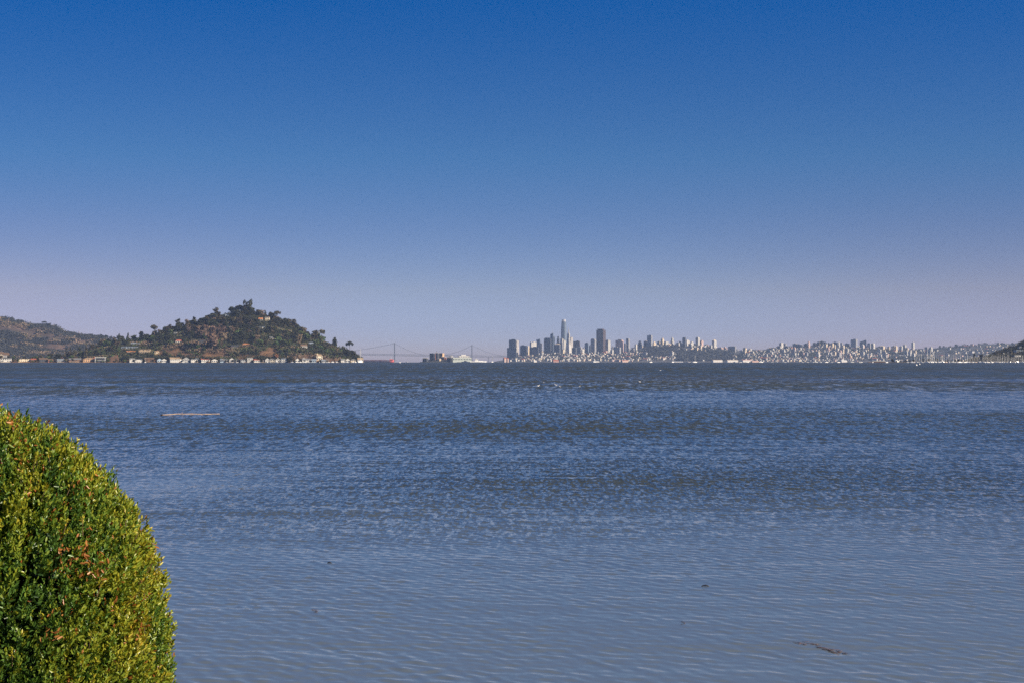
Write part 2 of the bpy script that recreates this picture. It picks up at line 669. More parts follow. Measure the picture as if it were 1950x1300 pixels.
    for sc_, st in ((1.0, (10.0, 1.6, 1)), (1.0, (3.6, 0.5, 1)), (1.0, (1.2, 0.13, 1)), (1.0, (0.36, 0.03, 1))):
        mp = N(nt, 'ShaderNodeMapping')
        mp.inputs['Scale'].default_value = st
        mp.inputs['Rotation'].default_value = (0, 0, R_(3))
        nt.links.new(tc.outputs['Object'], mp.inputs[0])
        nz = N(nt, 'ShaderNodeTexNoise', i_Scale=sc_, i_Detail=2.0, i_Roughness=0.6)
        nt.links.new(mp.outputs[0], nz.inputs['Vector'])
        v = N(nt, 'ShaderNodeVectorMath', operation='SUBTRACT')
        v.inputs[1].default_value = (0.5, 0.5, 0.5)
        nt.links.new(nz.outputs['Color'], v.inputs[0])
        cn.append(v.outputs[0])
    # longer chop takes over farther from the shore
    last = cn[0]
    for j_, (d0, d1) in enumerate(((45, 105), (140, 300), (330, 900))):
        mv = N(nt, 'ShaderNodeMix')
        mv.data_type = 'VECTOR'
        fr = N(nt, 'ShaderNodeMapRange', interpolation_type='SMOOTHSTEP')
        for k_, v_ in (('From Min', d0), ('From Max', d1), ('To Min', 0.0), ('To Max', 0.8)):
            fr.inputs[k_].default_value = v_
        nt.links.new(ln.outputs['Value'], fr.inputs['Value'])
        nt.links.new(fr.outputs['Result'], mv.inputs[0])
        nt.links.new(last, mv.inputs[4])
        nt.links.new(cn[j_ + 1], mv.inputs[5])
        last = mv.outputs[1]
    fl = N(nt, 'ShaderNodeVectorMath', operation='MULTIPLY')
    fl.inputs[1].default_value = (0.8, 1.0, 0.0)
    # waves run in on the shore with their steeper lee faces leading
    sb = N(nt, 'ShaderNodeMapRange', interpolation_type='SMOOTHSTEP')
    for k_, v_ in (('From Min', 60), ('From Max', 390), ('To Min', 0.0), ('To Max', -0.14)):
        sb.inputs[k_].default_value = v_
    nt.links.new(ln.outputs['Value'], sb.inputs['Value'])
    cb = N(nt, 'ShaderNodeCombineXYZ')
    # broad cat's-paws where the wind touches down harder
    cp = N(nt, 'ShaderNodeMapping')
    cp.inputs['Scale'].default_value = (0.016, 0.030, 1)
    cp.inputs['Rotation'].default_value = (0, 0, R_(14))
    nt.links.new(tc.outputs['Object'], cp.inputs[0])
    pn = N(nt, 'ShaderNodeTexNoise', i_Scale=1.0, i_Detail=4.0, i_Roughness=0.55, i_Distortion=0.6)
    nt.links.new(cp.outputs[0], pn.inputs['Vector'])
    pm = N(nt, 'ShaderNodeMapRange')
    for k_, v_ in (('From Min', 0.33), ('From Max', 0.67), ('To Min', 0.03), ('To Max', -0.055)):
        pm.inputs[k_].default_value = v_
    nt.links.new(pn.outputs['Fac'], pm.inputs['Value'])
    pf = N(nt, 'ShaderNodeMapRange', interpolation_type='SMOOTHSTEP')
    for k_, v_ in (('From Min', 110), ('From Max', 260), ('To Min', 1.0), ('To Max', 0.12)):
        pf.inputs[k_].default_value = v_
    nt.links.new(ln.outputs['Value'], pf.inputs['Value'])
    p2 = N(nt, 'ShaderNodeMath', operation='MULTIPLY')
    nt.links.new(pm.outputs['Result'], p2.inputs[0])
    nt.links.new(pf.outputs['Result'], p2.inputs[1])
    pg = N(nt, 'ShaderNodeMath', operation='MULTIPLY_ADD')
    nt.links.new(p2.outputs[0], pg.inputs[0])
    nt.links.new(gu.outputs['Fac'], pg.inputs[1])
    nt.links.new(sb.outputs['Result'], pg.inputs[2])
    nt.links.new(pg.outputs[0], cb.inputs['Y'])
    ab = N(nt, 'ShaderNodeVectorMath', operation='ADD')
    nt.links.new(last, ab.inputs[0])
    nt.links.new(cb.outputs[0], ab.inputs[1])
    nt.links.new(ab.outputs[0], fl.inputs[0])
    lane = N(nt, 'ShaderNodeMapRange', interpolation_type='SMOOTHSTEP')
    for k_, v_ in (('From Min', 0.36), ('From Max', 0.64), ('To Min', 1.35), ('To Max', 0.75)):
        lane.inputs[k_].default_value = v_
    nt.links.new(gn.outputs['Fac'], lane.inputs['Value'])
    gs = N(nt, 'ShaderNodeMath', operation='MULTIPLY_ADD')
    gs.inputs[1].default_value = CHOP
    gs.inputs[2].default_value = 0.05
    nt.links.new(gu.outputs['Fac'], gs.inputs[0])
    g2 = N(nt, 'ShaderNodeMath', operation='MULTIPLY')
    nt.links.new(gs.outputs[0], g2.inputs[0])
    nt.links.new(lane.outputs['Result'], g2.inputs[1])
    sc3 = N(nt, 'ShaderNodeVectorMath', operation='SCALE')
    nt.links.new(fl.outputs[0], sc3.inputs[0])
    nt.links.new(g2.outputs[0], sc3.inputs['Scale'])
    av = N(nt, 'ShaderNodeVectorMath', operation='ADD')
    nt.links.new(prev, av.inputs[0])
    nt.links.new(sc3.outputs[0], av.inputs[1])
    nn = N(nt, 'ShaderNodeVectorMath', operation='NORMALIZE')
    nt.links.new(av.outputs[0], nn.inputs[0])
    nt.links.new(nn.outputs[0], b.inputs['Normal'])
    return m


build_water()

# ------------------------------------------------------------------ the near bank (below the frame)
def bank():
    m = plain('bank_soil', (0.10, 0.085, 0.06), 0.95, 0.4, 1.5)
    nx, ny = 60, 60
    xs, ys = np.linspace(-30, 30, nx), np.linspace(-24, 15.5, ny)
    xx, yy = np.meshgrid(xs, ys, indexing='ij')
    z = np.where(yy < 7, 2.3 - 1.65 * sstep(3.5, 8.0, yy), 0.65)
    z = z - 1.6 * sstep(12.0, 15.5, yy) + 0.05 * (vnoise(xx * 1.3 + 9, yy * 1.3 + 30, 21) - 0.5)
    i = np.arange(nx - 1)[:, None] * ny + np.arange(ny - 1)[None, :]
    f = np.stack([i, i + ny, i + ny + 1, i + 1], -1).reshape(-1, 4)
    o = bpy.data.objects.new('shore_bank', np_mesh('shore_bank', np.stack([xx, yy, z], -1).reshape(-1, 3), f, [m], True))
    COL.objects.link(o)
    tag(o, 'earth bank dropping to the bay', None, None, 'structure')


bank()
# ------------------------------------------------------------------ clipped shrub
def leaf_mat():
    m, nt, b = new_mat('clipped_leaf')
    at = N(nt, 'ShaderNodeAttribute', attribute_name='leaf_tone')
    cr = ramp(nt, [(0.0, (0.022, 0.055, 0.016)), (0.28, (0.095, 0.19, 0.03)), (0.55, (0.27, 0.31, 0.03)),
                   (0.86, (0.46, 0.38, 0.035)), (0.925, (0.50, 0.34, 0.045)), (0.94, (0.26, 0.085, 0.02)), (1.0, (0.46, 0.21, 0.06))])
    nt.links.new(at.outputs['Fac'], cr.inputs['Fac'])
    nt.links.new(cr.outputs['Color'], b.inputs['Base Color'])
    b.inputs['Roughness'].default_value = 0.32
    b.inputs['Specular IOR Level'].default_value = 0.45
    tr = N(nt, 'ShaderNodeBsdfTranslucent')
    g = mix_rgb(nt, 'MULTIPLY', 1.0)
    nt.links.new(cr.outputs['Color'], g.inputs[6])
    g.inputs[7].default_value = (1.25, 1.1, 0.5, 1)
    nt.links.new(g.outputs[2], tr.inputs['Color'])
    ms = N(nt, 'ShaderNodeMixShader')
    ms.inputs[0].default_value = 0.3
    nt.links.new(b.outputs[0], ms.inputs[1])
    nt.links.new(tr.outputs[0], ms.inputs[2])
    nt.links.new(ms.outputs[0], nt.nodes['Material Output'].inputs['Surface'])
    return m


def leaves_mesh(name, pos, dirs, length, width, tone, mat, r, curl=0.25):
    n = len(pos)
    d = dirs / np.linalg.norm(dirs, axis=1, keepdims=True)
    rv = r.normal(size=(n, 3))
    u = np.cross(d, rv)
    u /= np.linalg.norm(u, axis=1, keepdims=True)
    w = np.cross(d, u)
    L, Wd = length[:, None], width[:, None]
    fold = 0.35 * Wd
    bend = curl * L * r.uniform(-0.4, 1, (n, 1))
    P0 = pos
    PT = pos + d * L - w * bend
    M1 = pos + d * L * 0.35
    M2 = pos + d * L * 0.72 - w * bend * 0.45
    a1, a2 = M1 + u * Wd * 0.5 + w * fold, M2 + u * Wd * 0.42 + w * fold
    b1, b2 = M1 - u * Wd * 0.5 + w * fold, M2 - u * Wd * 0.42 + w * fold
    co = np.stack([P0, a1, a2, PT, b2, b1], 1).reshape(-1, 3)
    k = np.arange(n)[:, None] * 6
    f = np.concatenate([k + np.array([[0, 1, 2, 3]]), k + np.array([[0, 3, 4, 5]])], 1).reshape(-1, 4)
    tn = np.repeat(tone, 2)
    return np_mesh(name, co, f, [mat], True, attrs={'leaf_tone': ('FACE', tn)})


def make_bush():
    r = np.random.default_rng(3)
    D = 10.0
    ax, az, ay = 360 / F * D, 525 / F * D, 1.15
    c = np.array([PX(-30, D), D, PZ(1300, D)])
    root = thing('shrub', 'large clipped rounded green shrub with scattered dead orange leaves at the water\'s edge', 'shrub', (c[0], c[1], 0.63))
    off = np.array([0, 0, c[2] - 0.63])
    sc = np.array([ax, ay, az])
    def lump(v):
        a, e = np.arctan2(v[:, 0], -v[:, 1]), np.arcsin(np.clip(v[:, 2], -1, 1))
        hollow = np.clip(0.30 - vnoise(a * 15 + 60, e * 17 + 60, 34), 0, 1)
        return (0.035 * (vnoise(a * 5 + 20, e * 6 + 20, 31) - 0.5) + 0.065 * (vnoise(a * 12 + 40, e * 13 + 40, 32) - 0.5)
                + 0.035 * (vnoise(a * 34 + 80, e * 38 + 80, 33) - 0.5) - 0.30 * hollow)
    # sprigs: short shoots carrying opposite leaves, packed over the side that can be seen
    nsp, per = 16000, 10
    q = r.normal(size=(nsp * 4, 3))
    q /= np.linalg.norm(q, axis=1, keepdims=True)
    q = q[(q[:, 2] > -0.45) & ((q[:, 1] < 0.45) | (r.random(len(q)) < 0.3))][:nsp]
    nsp = len(q)
    up = np.array([0.12, 0, 1.0])
    nrm = q / sc
    nrm /= np.linalg.norm(nrm, axis=1, keepdims=True)
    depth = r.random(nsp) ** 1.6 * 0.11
    tip = q * sc * (0.985 + lump(q) - depth)[:, None] + off
    ax_ = nrm * 0.5 + up * 0.7 + r.normal(size=(nsp, 3)) * 0.26
    ax_ /= np.linalg.norm(ax_, axis=1, keepdims=True)
    sl_ = r.uniform(0.055, 0.105, nsp)
    a, e = np.arctan2(q[:, 0], -q[:, 1]), np.arcsin(np.clip(q[:, 2], -1, 1))
    patch = vnoise(a * 4 + 11, e * 5 + 13, 41)
    stone = 0.30 + 0.42 * (patch - 0.5) + r.normal(0, 0.10, nsp) + 0.7 * (0.05 - depth) + 0.08 * q[:, 2] + 0.20 * np.clip(q[:, 0] - 0.3, 0, 1)  # light put into tone: brighter up and towards the sun, darker with depth
    dry = r.random(nsp) < 0.014 + 0.18 * (vnoise(a * 9 + 51, e * 10 + 53, 42) > 0.82)
    k_ = np.tile(np.linspace(0, 1, per), nsp)
    rep = np.repeat(np.arange(nsp), per)
    n = len(rep)
    side = r.normal(size=(n, 3))
    side -= ax_[rep] * (side * ax_[rep]).sum(1, keepdims=True)
    side /= np.linalg.norm(side, axis=1, keepdims=True)
    pos = tip[rep] - ax_[rep] * (sl_[rep] * (1 - k_))[:, None]
    dirs = ax_[rep] * (0.55 + 0.5 * k_[:, None]) + side * (0.75 - 0.35 * k_[:, None]) + r.normal(size=(n, 3)) * 0.12
    length = r.uniform(0.022, 0.038, n) * (1.05 - 0.3 * k_)
    width = length * r.uniform(0.34, 0.50, n)
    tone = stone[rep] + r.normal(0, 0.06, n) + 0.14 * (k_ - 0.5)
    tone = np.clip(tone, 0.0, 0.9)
    br_ = dry[rep] & (r.random(n) < 0.7) | (r.random(n) < 0.008)
    tone = np.where(br_, r.uniform(0.94, 1.0, n), tone)
    # inner leaves added to close gaps, their dark tone painting the shade inside
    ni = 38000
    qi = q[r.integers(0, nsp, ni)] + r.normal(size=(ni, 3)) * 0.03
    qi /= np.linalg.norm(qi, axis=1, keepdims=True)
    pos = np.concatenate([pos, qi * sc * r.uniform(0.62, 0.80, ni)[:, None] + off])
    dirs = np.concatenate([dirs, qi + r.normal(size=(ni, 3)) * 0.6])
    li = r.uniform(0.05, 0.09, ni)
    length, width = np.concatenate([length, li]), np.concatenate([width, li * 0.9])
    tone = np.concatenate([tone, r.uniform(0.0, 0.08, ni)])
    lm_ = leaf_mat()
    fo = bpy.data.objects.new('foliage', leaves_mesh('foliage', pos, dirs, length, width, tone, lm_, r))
    COL.objects.link(fo)
    fo.parent = root
    # shoots the shears missed, standing proud of the outline
    ns = 260
    q2 = r.normal(size=(ns * 4, 3))
    q2 /= np.linalg.norm(q2, axis=1, keepdims=True)
    q2 = q2[(q2[:, 2] > -0.35) & (q2[:, 1] < 0.5)][:ns]
    base = q2 * sc * (0.97 + lump(q2))[:, None] + off
    ln_ = r.uniform(0.02, 0.06, len(q2))
    dr = q2 * 0.5 + up * 0.8 + r.normal(size=(len(q2), 3)) * 0.25
    dr /= np.linalg.norm(dr, axis=1, keepdims=True)
    tw = MB()
    lp, ld, lt = [], [], []
    for b_, d_, l_ in zip(base, dr, ln_):
        tip = b_ + d_ * l_
        tw.tube([b_ - d_ * 0.05, b_, tip], [0.0022, 0.0018, 0.001], 4)
        for s in np.linspace(0.15, 1.0, 8):
            lp.append(b_ + d_ * l_ * s)
            ld.append(d_ * 0.7 + r.normal(size=3) * 0.55)
            lt.append(np.clip(r.normal(0.66, 0.14), 0.2, 0.9))
    lp, ld, lt = np.array(lp), np.array(ld), np.array(lt)
    sh = bpy.data.objects.new('shoot_leaves', leaves_mesh('shoot_leaves', lp, ld, r.uniform(0.018, 0.032, len(lp)), r.uniform(0.008, 0.013, len(lp)), lt, lm_, r))
    COL.objects.link(sh)
    sh.parent = root
    bark = plain('shrub_bark', (0.13, 0.085, 0.05), 0.9, 0.3, 40)
    tag(tw.build('twigs', bark, root), None, None, None, 'stuff')
    # branch frame inside
    br = MB()
    br.tube([(0, 0, 0), (0.02, 0, 0.35), (0, 0.02, 0.75)], [0.075, 0.065, 0.06], 8)
    for k in range(46):
        v = r.normal(size=3)
        v[2] = abs(v[2]) * 1.3 - 0.25
        v /= np.linalg.norm(v)
        e_ = v * sc * 0.86 + off
        s_ = np.array([0, 0, 0.4 + 0.5 * r.random()])
        mid = s_ * 0.5 + e_ * 0.5 + r.normal(size=3) * 0.06
        br.tube([s_, mid, e_], [0.035, 0.02, 0.007], 5)
    br.build('branches', bark, root)
    # clumps of dead leaves caught in the clipped face
    for (px, py, k, spr) in ((22, 806, 26, 0.035), (150, 1062, 60, 0.085), (180, 1090, 20, 0.035), (108, 1212, 10, 0.022), (282, 1038, 8, 0.02),
                             (85, 1210, 4, 0.012), (150, 928, 14, 0.05), (40, 870, 10, 0.05), (95, 1170, 3, 0.01)):
        # point of the front face seen at that pixel
        best = None
        ray = np.array([(px - CX) / F, 1.0, (Y0 - py) / F])
        o_ = np.array([0, 0, CAM_H]) - (c)
        A = ((ray / sc) ** 2).sum()
        B = 2 * (ray / sc * o_ / sc).sum()
        C_ = ((o_ / sc) ** 2).sum() - 0.985
        disc = max(B * B - 4 * A * C_, 0)
        t = (-B - math.sqrt(disc)) / (2 * A)
        hit_ = o_ + ray * t + off
        nn = (hit_ - off) / sc ** 2
        nn /= np.linalg.norm(nn)
        pp = hit_ + r.normal(size=(k, 3)) * spr * np.array([1, 0.5, 0.8]) + nn * 0.012
        dd = nn * 0.4 + r.normal(size=(k, 3)) * 0.6 + np.array([0, 0, -0.2])
        dl = bpy.data.objects.new('dead_leaves', leaves_mesh('dead_leaves', pp, dd, r.uniform(0.022, 0.036, k), r.uniform(0.008, 0.014, k), r.uniform(0.945, 1.0, k), lm_, r, 0.5))
        COL.objects.link(dl)
        dl.parent = root
        dl['label'] = 'clump of dry orange brown leaves'


make_bush()
# ------------------------------------------------------------------ terrain
_NL = {}


def vn1(x, y, seed):
    r = _NL.get(seed)
    if r is None:
        r = _NL[seed] = np.random.default_rng(seed).random((64, 64)).tolist()
    xi, yi = math.floor(x), math.floor(y)
    fx, fy = x - xi, y - yi
    fx, fy = fx * fx * (3 - 2 * fx), fy * fy * (3 - 2 * fy)
    a, b = r[xi % 64], r[(xi + 1) % 64]
    j, k = yi % 64, (yi + 1) % 64
    return (a[j] * (1 - fx) + b[j] * fx) * (1 - fy) + (a[k] * (1 - fx) + b[k] * fx) * fy


class Hill:
    """slope rising from a shore at depth Df to a crest at Dr whose outline follows prof (photo pixels)"""
    def __init__(self, prof, Df, Dr, Db, ease=0.85, rough=0.0, seed=1, foot=0.0):
        self.prof, self.Df, self.Dr, self.Db = prof, Df, Dr, Db
        self.ease, self.rough, self.seed, self.foot = ease, rough, seed, foot

    def z(self, px, D):
        X = PX(px, D)
        base = drop(X, D)
        crest = PZ(lerp_prof(self.prof, px), self.Dr)
        rise = max(crest - drop(PX(px, self.Dr), self.Dr), 0.0)
        if D <= self.Dr:
            t = max((D - self.Df) / (self.Dr - self.Df), 0)
            k = t ** self.ease
        else:
            t = min((D - self.Dr) / (self.Db - self.Dr), 1)
            k = 1 - t * t
        n = 0.0
        if self.rough:
            n = (vn1(X / 90 + 200, D / 90, self.seed) - 0.5) + 0.5 * (vn1(X / 35 + 200, D / 35, self.seed + 1) - 0.5)
            n *= self.rough * 4 * k * (1 - k)
        f = self.foot * min(1, max(0, (D - self.Df) / 14.0)) if rise > 0.5 else 0
        return base + max(f, rise * k * (1 + n)) - 0.3

    def hit(self, px, py):
        """where the sight line through a photo pixel meets the slope"""
        step = (self.Dr - self.Df) / 24
        D = self.Df
        for i in range(25):
            if to_px(PX(px, D), D, self.z(px, D))[1] <= py:
                lo, hi = max(D - step, self.Df), D
                for _ in range(6):
                    mid = (lo + hi) / 2
                    if to_px(PX(px, mid), mid, self.z(px, mid))[1] <= py:
                        hi = mid
                    else:
                        lo = mid
                return Vector((PX(px, hi), hi, self.z(px, hi)))
            D += step
        return Vector((PX(px, self.Dr), self.Dr, self.z(px, self.Dr)))

    def build(self, name, mat, label, x0, x1, nx=220, nt=70):
        co, fs = [], []
        Ds = list(np.linspace(self.Df - 12, self.Dr, nt)) + list(np.linspace(self.Dr, self.Db, nt // 3)[1:])
        for i in range(nx):
            px = x0 + (x1 - x0) * i / (nx - 1)
            for D in Ds:
                z = self.z(px, D) if D >= self.Df else drop(PX(px, D), D) - 2.5
                co.append((PX(px, D), D, z))
        m = len(Ds)
        for i in range(nx - 1):
            for j in range(m - 1):
                a = i * m + j
                fs.append((a, a + m, a + m + 1, a + 1))
        o = bpy.data.objects.new(name, np_mesh(name, np.array(co), np.array(fs), [mat], True))
        COL.objects.link(o)
        tag(o, label, None, None, 'structure')
        return o


def soil(name, stops, scale, scale2, seed=0.0):
    m, nt, b = new_mat(name)
    tc = N(nt, 'ShaderNodeTexCoord')
    mp = N(nt, 'ShaderNodeMapping')
    mp.inputs['Location'].default_value = (seed, seed, 0)
    nt.links.new(tc.outputs['Object'], mp.inputs[0])
    a = N(nt, 'ShaderNodeTexNoise', i_Scale=scale, i_Detail=6.0, i_Roughness=0.65)
    c = N(nt, 'ShaderNodeTexNoise', i_Scale=scale2, i_Detail=4.0, i_Roughness=0.7)
    nt.links.new(mp.outputs[0], a.inputs['Vector'])
    nt.links.new(mp.outputs[0], c.inputs['Vector'])
    mx = N(nt, 'ShaderNodeMath', operation='MULTIPLY_ADD')
    mx.inputs[1].default_value = 0.5
    nt.links.new(c.outputs['Fac'], mx.inputs[0])
    h = N(nt, 'ShaderNodeMath', operation='MULTIPLY')
    h.inputs[1].default_value = 0.5
    nt.links.new(a.outputs['Fac'], h.inputs[0])
    nt.links.new(h.outputs[0], mx.inputs[2])
    r = ramp(nt, stops)
    nt.links.new(mx.outputs[0], r.inputs['Fac'])
    nt.links.new(r.outputs['Color'], b.inputs['Base Color'])
    b.inputs['Roughness'].default_value = 0.95
    b.inputs['Specular IOR Level'].default_value = 0.1
    return m


ISLE = Hill([(-90, 683), (0, 684), (100, 684), (128, 681), (150, 677), (165, 671), (185, 662), (205, 656), (230, 652), (262, 650), (280, 645), (300, 638), (325, 630), (350, 623),
             (370, 616), (390, 610), (410, 605), (430, 600), (450, 595), (470, 593), (485, 596), (500, 601), (520, 607), (540, 613), (555, 621), (570, 631),
             (590, 641), (610, 650), (630, 659), (650, 667), (665, 673), (678, 680), (688, 687), (694, 692)], 4450, 4730, 5250, 0.8, 0.10, 3, 3.0)
RIDGE = Hill([(-120, 590), (-40, 600), (0, 605), (20, 610), (35, 614), (60, 619), (80, 621), (100, 621), (112, 626), (118, 632), (130, 635), (160, 641),
              (200, 643), (235, 650), (260, 659), (300, 668), (330, 682), (345, 695)], 6900, 7700, 8600, 0.9, 0.3, 5)
HEAD = Hill([(1780, 692), (1835, 688.5), (1852, 685), (1880, 681), (1895, 673.5), (1910, 667), (1925, 662.5), (1938, 657.5), (1950, 651), (1975, 638), (2010, 625), (2060, 615)],
            4350, 4600, 4900, 0.8, 0.1, 9, 2.0)

isle_soil = soil('dry_hillside', [(0.30, (0.05, 0.045, 0.03)), (0.42, (0.10, 0.065, 0.042)), (0.52, (0.16, 0.095, 0.055)), (0.62, (0.25, 0.135, 0.06)), (0.72, (0.22, 0.15, 0.09))], 0.02, 0.09)
ridge_soil = soil('dry_grass_ridge', [(0.34, (0.045, 0.042, 0.035)), (0.48, (0.085, 0.062, 0.05)), (0.62, (0.16, 0.105, 0.08)), (0.72, (0.11, 0.075, 0.058))], 0.006, 0.03, 400)
ISLE.build('island_hill', isle_soil, 'steep island hill of dry tan soil and scrub', -110, 700, 260, 60)
RIDGE.build('distant_ridge', ridge_soil, 'long hazy ridge of dry grass and dark scrub', -150, 350, 120, 50)
HEAD.build('headland', soil('headland_soil', [(0.3, (0.04, 0.045, 0.03)), (0.6, (0.10, 0.085, 0.055)), (0.75, (0.2, 0.15, 0.1))], 0.02, 0.1, 90),
           'dark headland at the edge of the marina', 1775, 2070, 90, 40)

# ------------------------------------------------------------------ trees
def crown_mat(name, c1, c2):
    m, nt, b = new_mat(name)
    tc = N(nt, 'ShaderNodeTexCoord')
    no = N(nt, 'ShaderNodeTexNoise', i_Scale=9.0, i_Detail=2.0)
    nt.links.new(tc.outputs['Object'], no.inputs['Vector'])
    r = ramp(nt, [(0.35, c1), (0.65, c2)])
    nt.links.new(no.outputs['Fac'], r.inputs['Fac'])
    oi = N(nt, 'ShaderNodeObjectInfo')
    hs = N(nt, 'ShaderNodeHueSaturation')
    for inp, lo, hi in (('Hue', 0.475, 0.515), ('Value', 0.7, 1.35)):
        mr = N(nt, 'ShaderNodeMapRange')
        mr.inputs['To Min'].default_value = lo
        mr.inputs['To Max'].default_value = hi
        nt.links.new(oi.outputs['Random'], mr.inputs['Value'])
        nt.links.new(mr.outputs['Result'], hs.inputs[inp])
    nt.links.new(r.outputs['Color'], hs.inputs['Color'])
    nt.links.new(hs.outputs['Color'], b.inputs['Base Color'])
    b.inputs['Roughness'].default_value = 0.7
    b.inputs['Specular IOR Level'].default_value = 0.2
    return m


CM = {
    'dark': crown_mat('evergreen_leaf', (0.020, 0.025, 0.012), (0.050, 0.050, 0.020)),
    'olive': crown_mat('eucalyptus_leaf', (0.045, 0.042, 0.020), (0.105, 0.084, 0.04)),
    'tan': crown_mat('dry_branch', (0.13, 0.092, 0.064), (0.23, 0.16, 0.105)),
    'green': crown_mat('garden_leaf', (0.045, 0.075, 0.022), (0.10, 0.135, 0.04)),
    'rust': crown_mat('autumn_leaf', (0.16, 0.07, 0.03), (0.30, 0.14, 0.05)),
    'far': crown_mat('far_oak_leaf', (0.022, 0.026, 0.025), (0.046, 0.044, 0.036)),
}
BARK = plain('tree_bark', (0.16, 0.12, 0.09), 0.9, 0.3, 8)


def leaf_cloud(blobs, per, size, seed, flat=0.0):
    """many small leaf-sprig faces through the volume of several lobes"""
    r = np.random.default_rng(seed)
    P, S = [], []
    for (x, y, z, rx, rz) in blobs:
        v = r.normal(size=(per, 3))
        v /= np.linalg.norm(v, axis=1, keepdims=True)
        rad = r.random(per) ** 0.35
        P.append(np.array([x, y, z]) + v * rad[:, None] * np.array([rx, rx, rz]))
        S.append(size * r.uniform(0.55, 1.3, per))
    P, S = np.concatenate(P), np.concatenate(S)
    n = len(P)
    a = r.normal(size=(n, 3))
    a[:, 2] *= (1 - flat)
    a /= np.linalg.norm(a, axis=1, keepdims=True)
    b_ = np.cross(a, r.normal(size=(n, 3)))
    b_ /= np.linalg.norm(b_, axis=1, keepdims=True)
    a, b_ = a * S[:, None], b_ * S[:, None] * 0.7
    co = np.stack([P - a, P + b_ * 0.9 + a * 0.1, P + a, P - b_ - a * 0.1], 1).reshape(-1, 3)
    f = np.arange(n * 4).reshape(-1, 4)
    return co, f


def crown_mesh(kind, mk, seed):
    r = random.Random(seed)
    bl = []
    if kind == 'round':       # broad domed evergreen, 1 m tall unit
        for k in range(11):
            a, q = r.uniform(0, 6.28), r.uniform(0, 0.30)
            z = r.uniform(0.30, 0.80)
            s = r.uniform(0.13, 0.22) * (1.1 - 0.4 * abs(z - 0.5))
            bl.append((q * math.cos(a) * (1.15 - z * 0.55), q * math.sin(a) * (1.15 - z * 0.55), z, s, s * 0.9))
        co, f = leaf_cloud(bl, 44, 0.075, seed)
    elif kind == 'tall':      # eucalyptus: high irregular stacked lobes
        z = 0.30
        while z < 0.92:
            a, q = r.uniform(0, 6.28), r.uniform(0.02, 0.2) * (1.2 - z * 0.7)
            s = r.uniform(0.09, 0.17) * (1.25 - 0.5 * z)
            bl.append((q * math.cos(a), q * math.sin(a), z, s, s * 0.85))
            z += r.uniform(0.035, 0.075)
        co, f = leaf_cloud(bl, 36, 0.058, seed)
    elif kind == 'cone':      # conifer
        for k in range(15):
            t = k / 14
            z = 0.14 + 0.82 * t
            w = 0.20 * (1 - t) ** 0.8 + 0.02
            for q in range(2 if t < 0.7 else 1):
                a = r.uniform(0, 6.28)
                bl.append((w * 0.5 * math.cos(a), w * 0.5 * math.sin(a), z, w * r.uniform(0.55, 0.85), 0.045))
        co, f = leaf_cloud(bl, 20, 0.055, seed)
    elif kind == 'umbrella':  # bare stem with a flat airy crown
        for k in range(10):
            a, q = r.uniform(0, 6.28), r.uniform(0.05, 0.36)
            s = r.uniform(0.10, 0.16)
            bl.append((q * math.cos(a), q * math.sin(a), 0.76 + 0.12 * (1 - (q / 0.36) ** 2) + r.uniform(-0.04, 0.04), s * 1.1, s * 0.8))
        co, f = leaf_cloud(bl, 34, 0.06, seed, 0.2)
    elif kind == 'bare':      # leafless tan tree: thin upright sprays
        for k in range(14):
            a, q = r.uniform(0, 6.28), r.uniform(0.0, 0.24)
            z = r.uniform(0.35, 0.85)
            bl.append((q * math.cos(a), q * math.sin(a), z, 0.10, 0.16))
        co, f = leaf_cloud(bl, 24, 0.05, seed)
    else:                     # bush
        for k in range(7):
            a, q = r.uniform(0, 6.28), r.uniform(0, 0.35)
            bl.append((q * math.cos(a), q * math.sin(a), r.uniform(0.3, 0.6), r.uniform(0.22, 0.32), r.uniform(0.2, 0.32)))
        co, f = leaf_cloud(bl, 40, 0.13, seed)
    return np_mesh('crown', co, f, [CM[mk]], False)


def trunk_mesh(kind, seed):
    r = random.Random(seed)
    b = MB()
    hgt = {'round': 0.55, 'tall': 0.8, 'cone': 0.85, 'umbrella': 0.78, 'bare': 0.7, 'bush': 0.35}[kind]
    w = {'round': 0.035, 'tall': 0.028, 'cone': 0.028, 'umbrella': 0.026, 'bare': 0.024, 'bush': 0.04}[kind]
    p = [(0, 0, -0.08)]
    for k in range(1, 5):
        p.append((r.uniform(-0.02, 0.02), r.uniform(-0.02, 0.02), hgt * k / 4))
    b.tube(p, [w * 1.4, w, w * 0.85, w * 0.65, w * 0.4], 6)
    for k in range(7):
        a = r.uniform(0, 6.28)
        z0 = hgt * r.uniform(0.45, 0.95)
        q = r.uniform(0.14, 0.3)
        b.tube([(0, 0, z0), (q * 0.5 * math.cos(a), q * 0.5 * math.sin(a), z0 + 0.09), (q * math.cos(a), q * math.sin(a), z0 + 0.15)], [w * 0.5, w * 0.33, w * 0.12], 4)
    return b.mesh('trunk', BARK)


TREE = {}


def tree_proto(kind, mk, v):
    key = (kind, mk, v)
    if key not in TREE:
        sd = hash_id(key)
        TREE[key] = (crown_mesh(kind, mk, sd), trunk_mesh(kind, sd + 1))
    return TREE[key]


def hash_id(key):
    return sum((i + 1) * ord(c) for i, c in enumerate(str(key))) % 100000


TNAME = {'round': 'evergreen_tree', 'tall': 'eucalyptus_tree', 'cone': 'conifer_tree', 'umbrella': 'umbrella_tree', 'bare': 'bare_tree', 'bush': 'bush'}


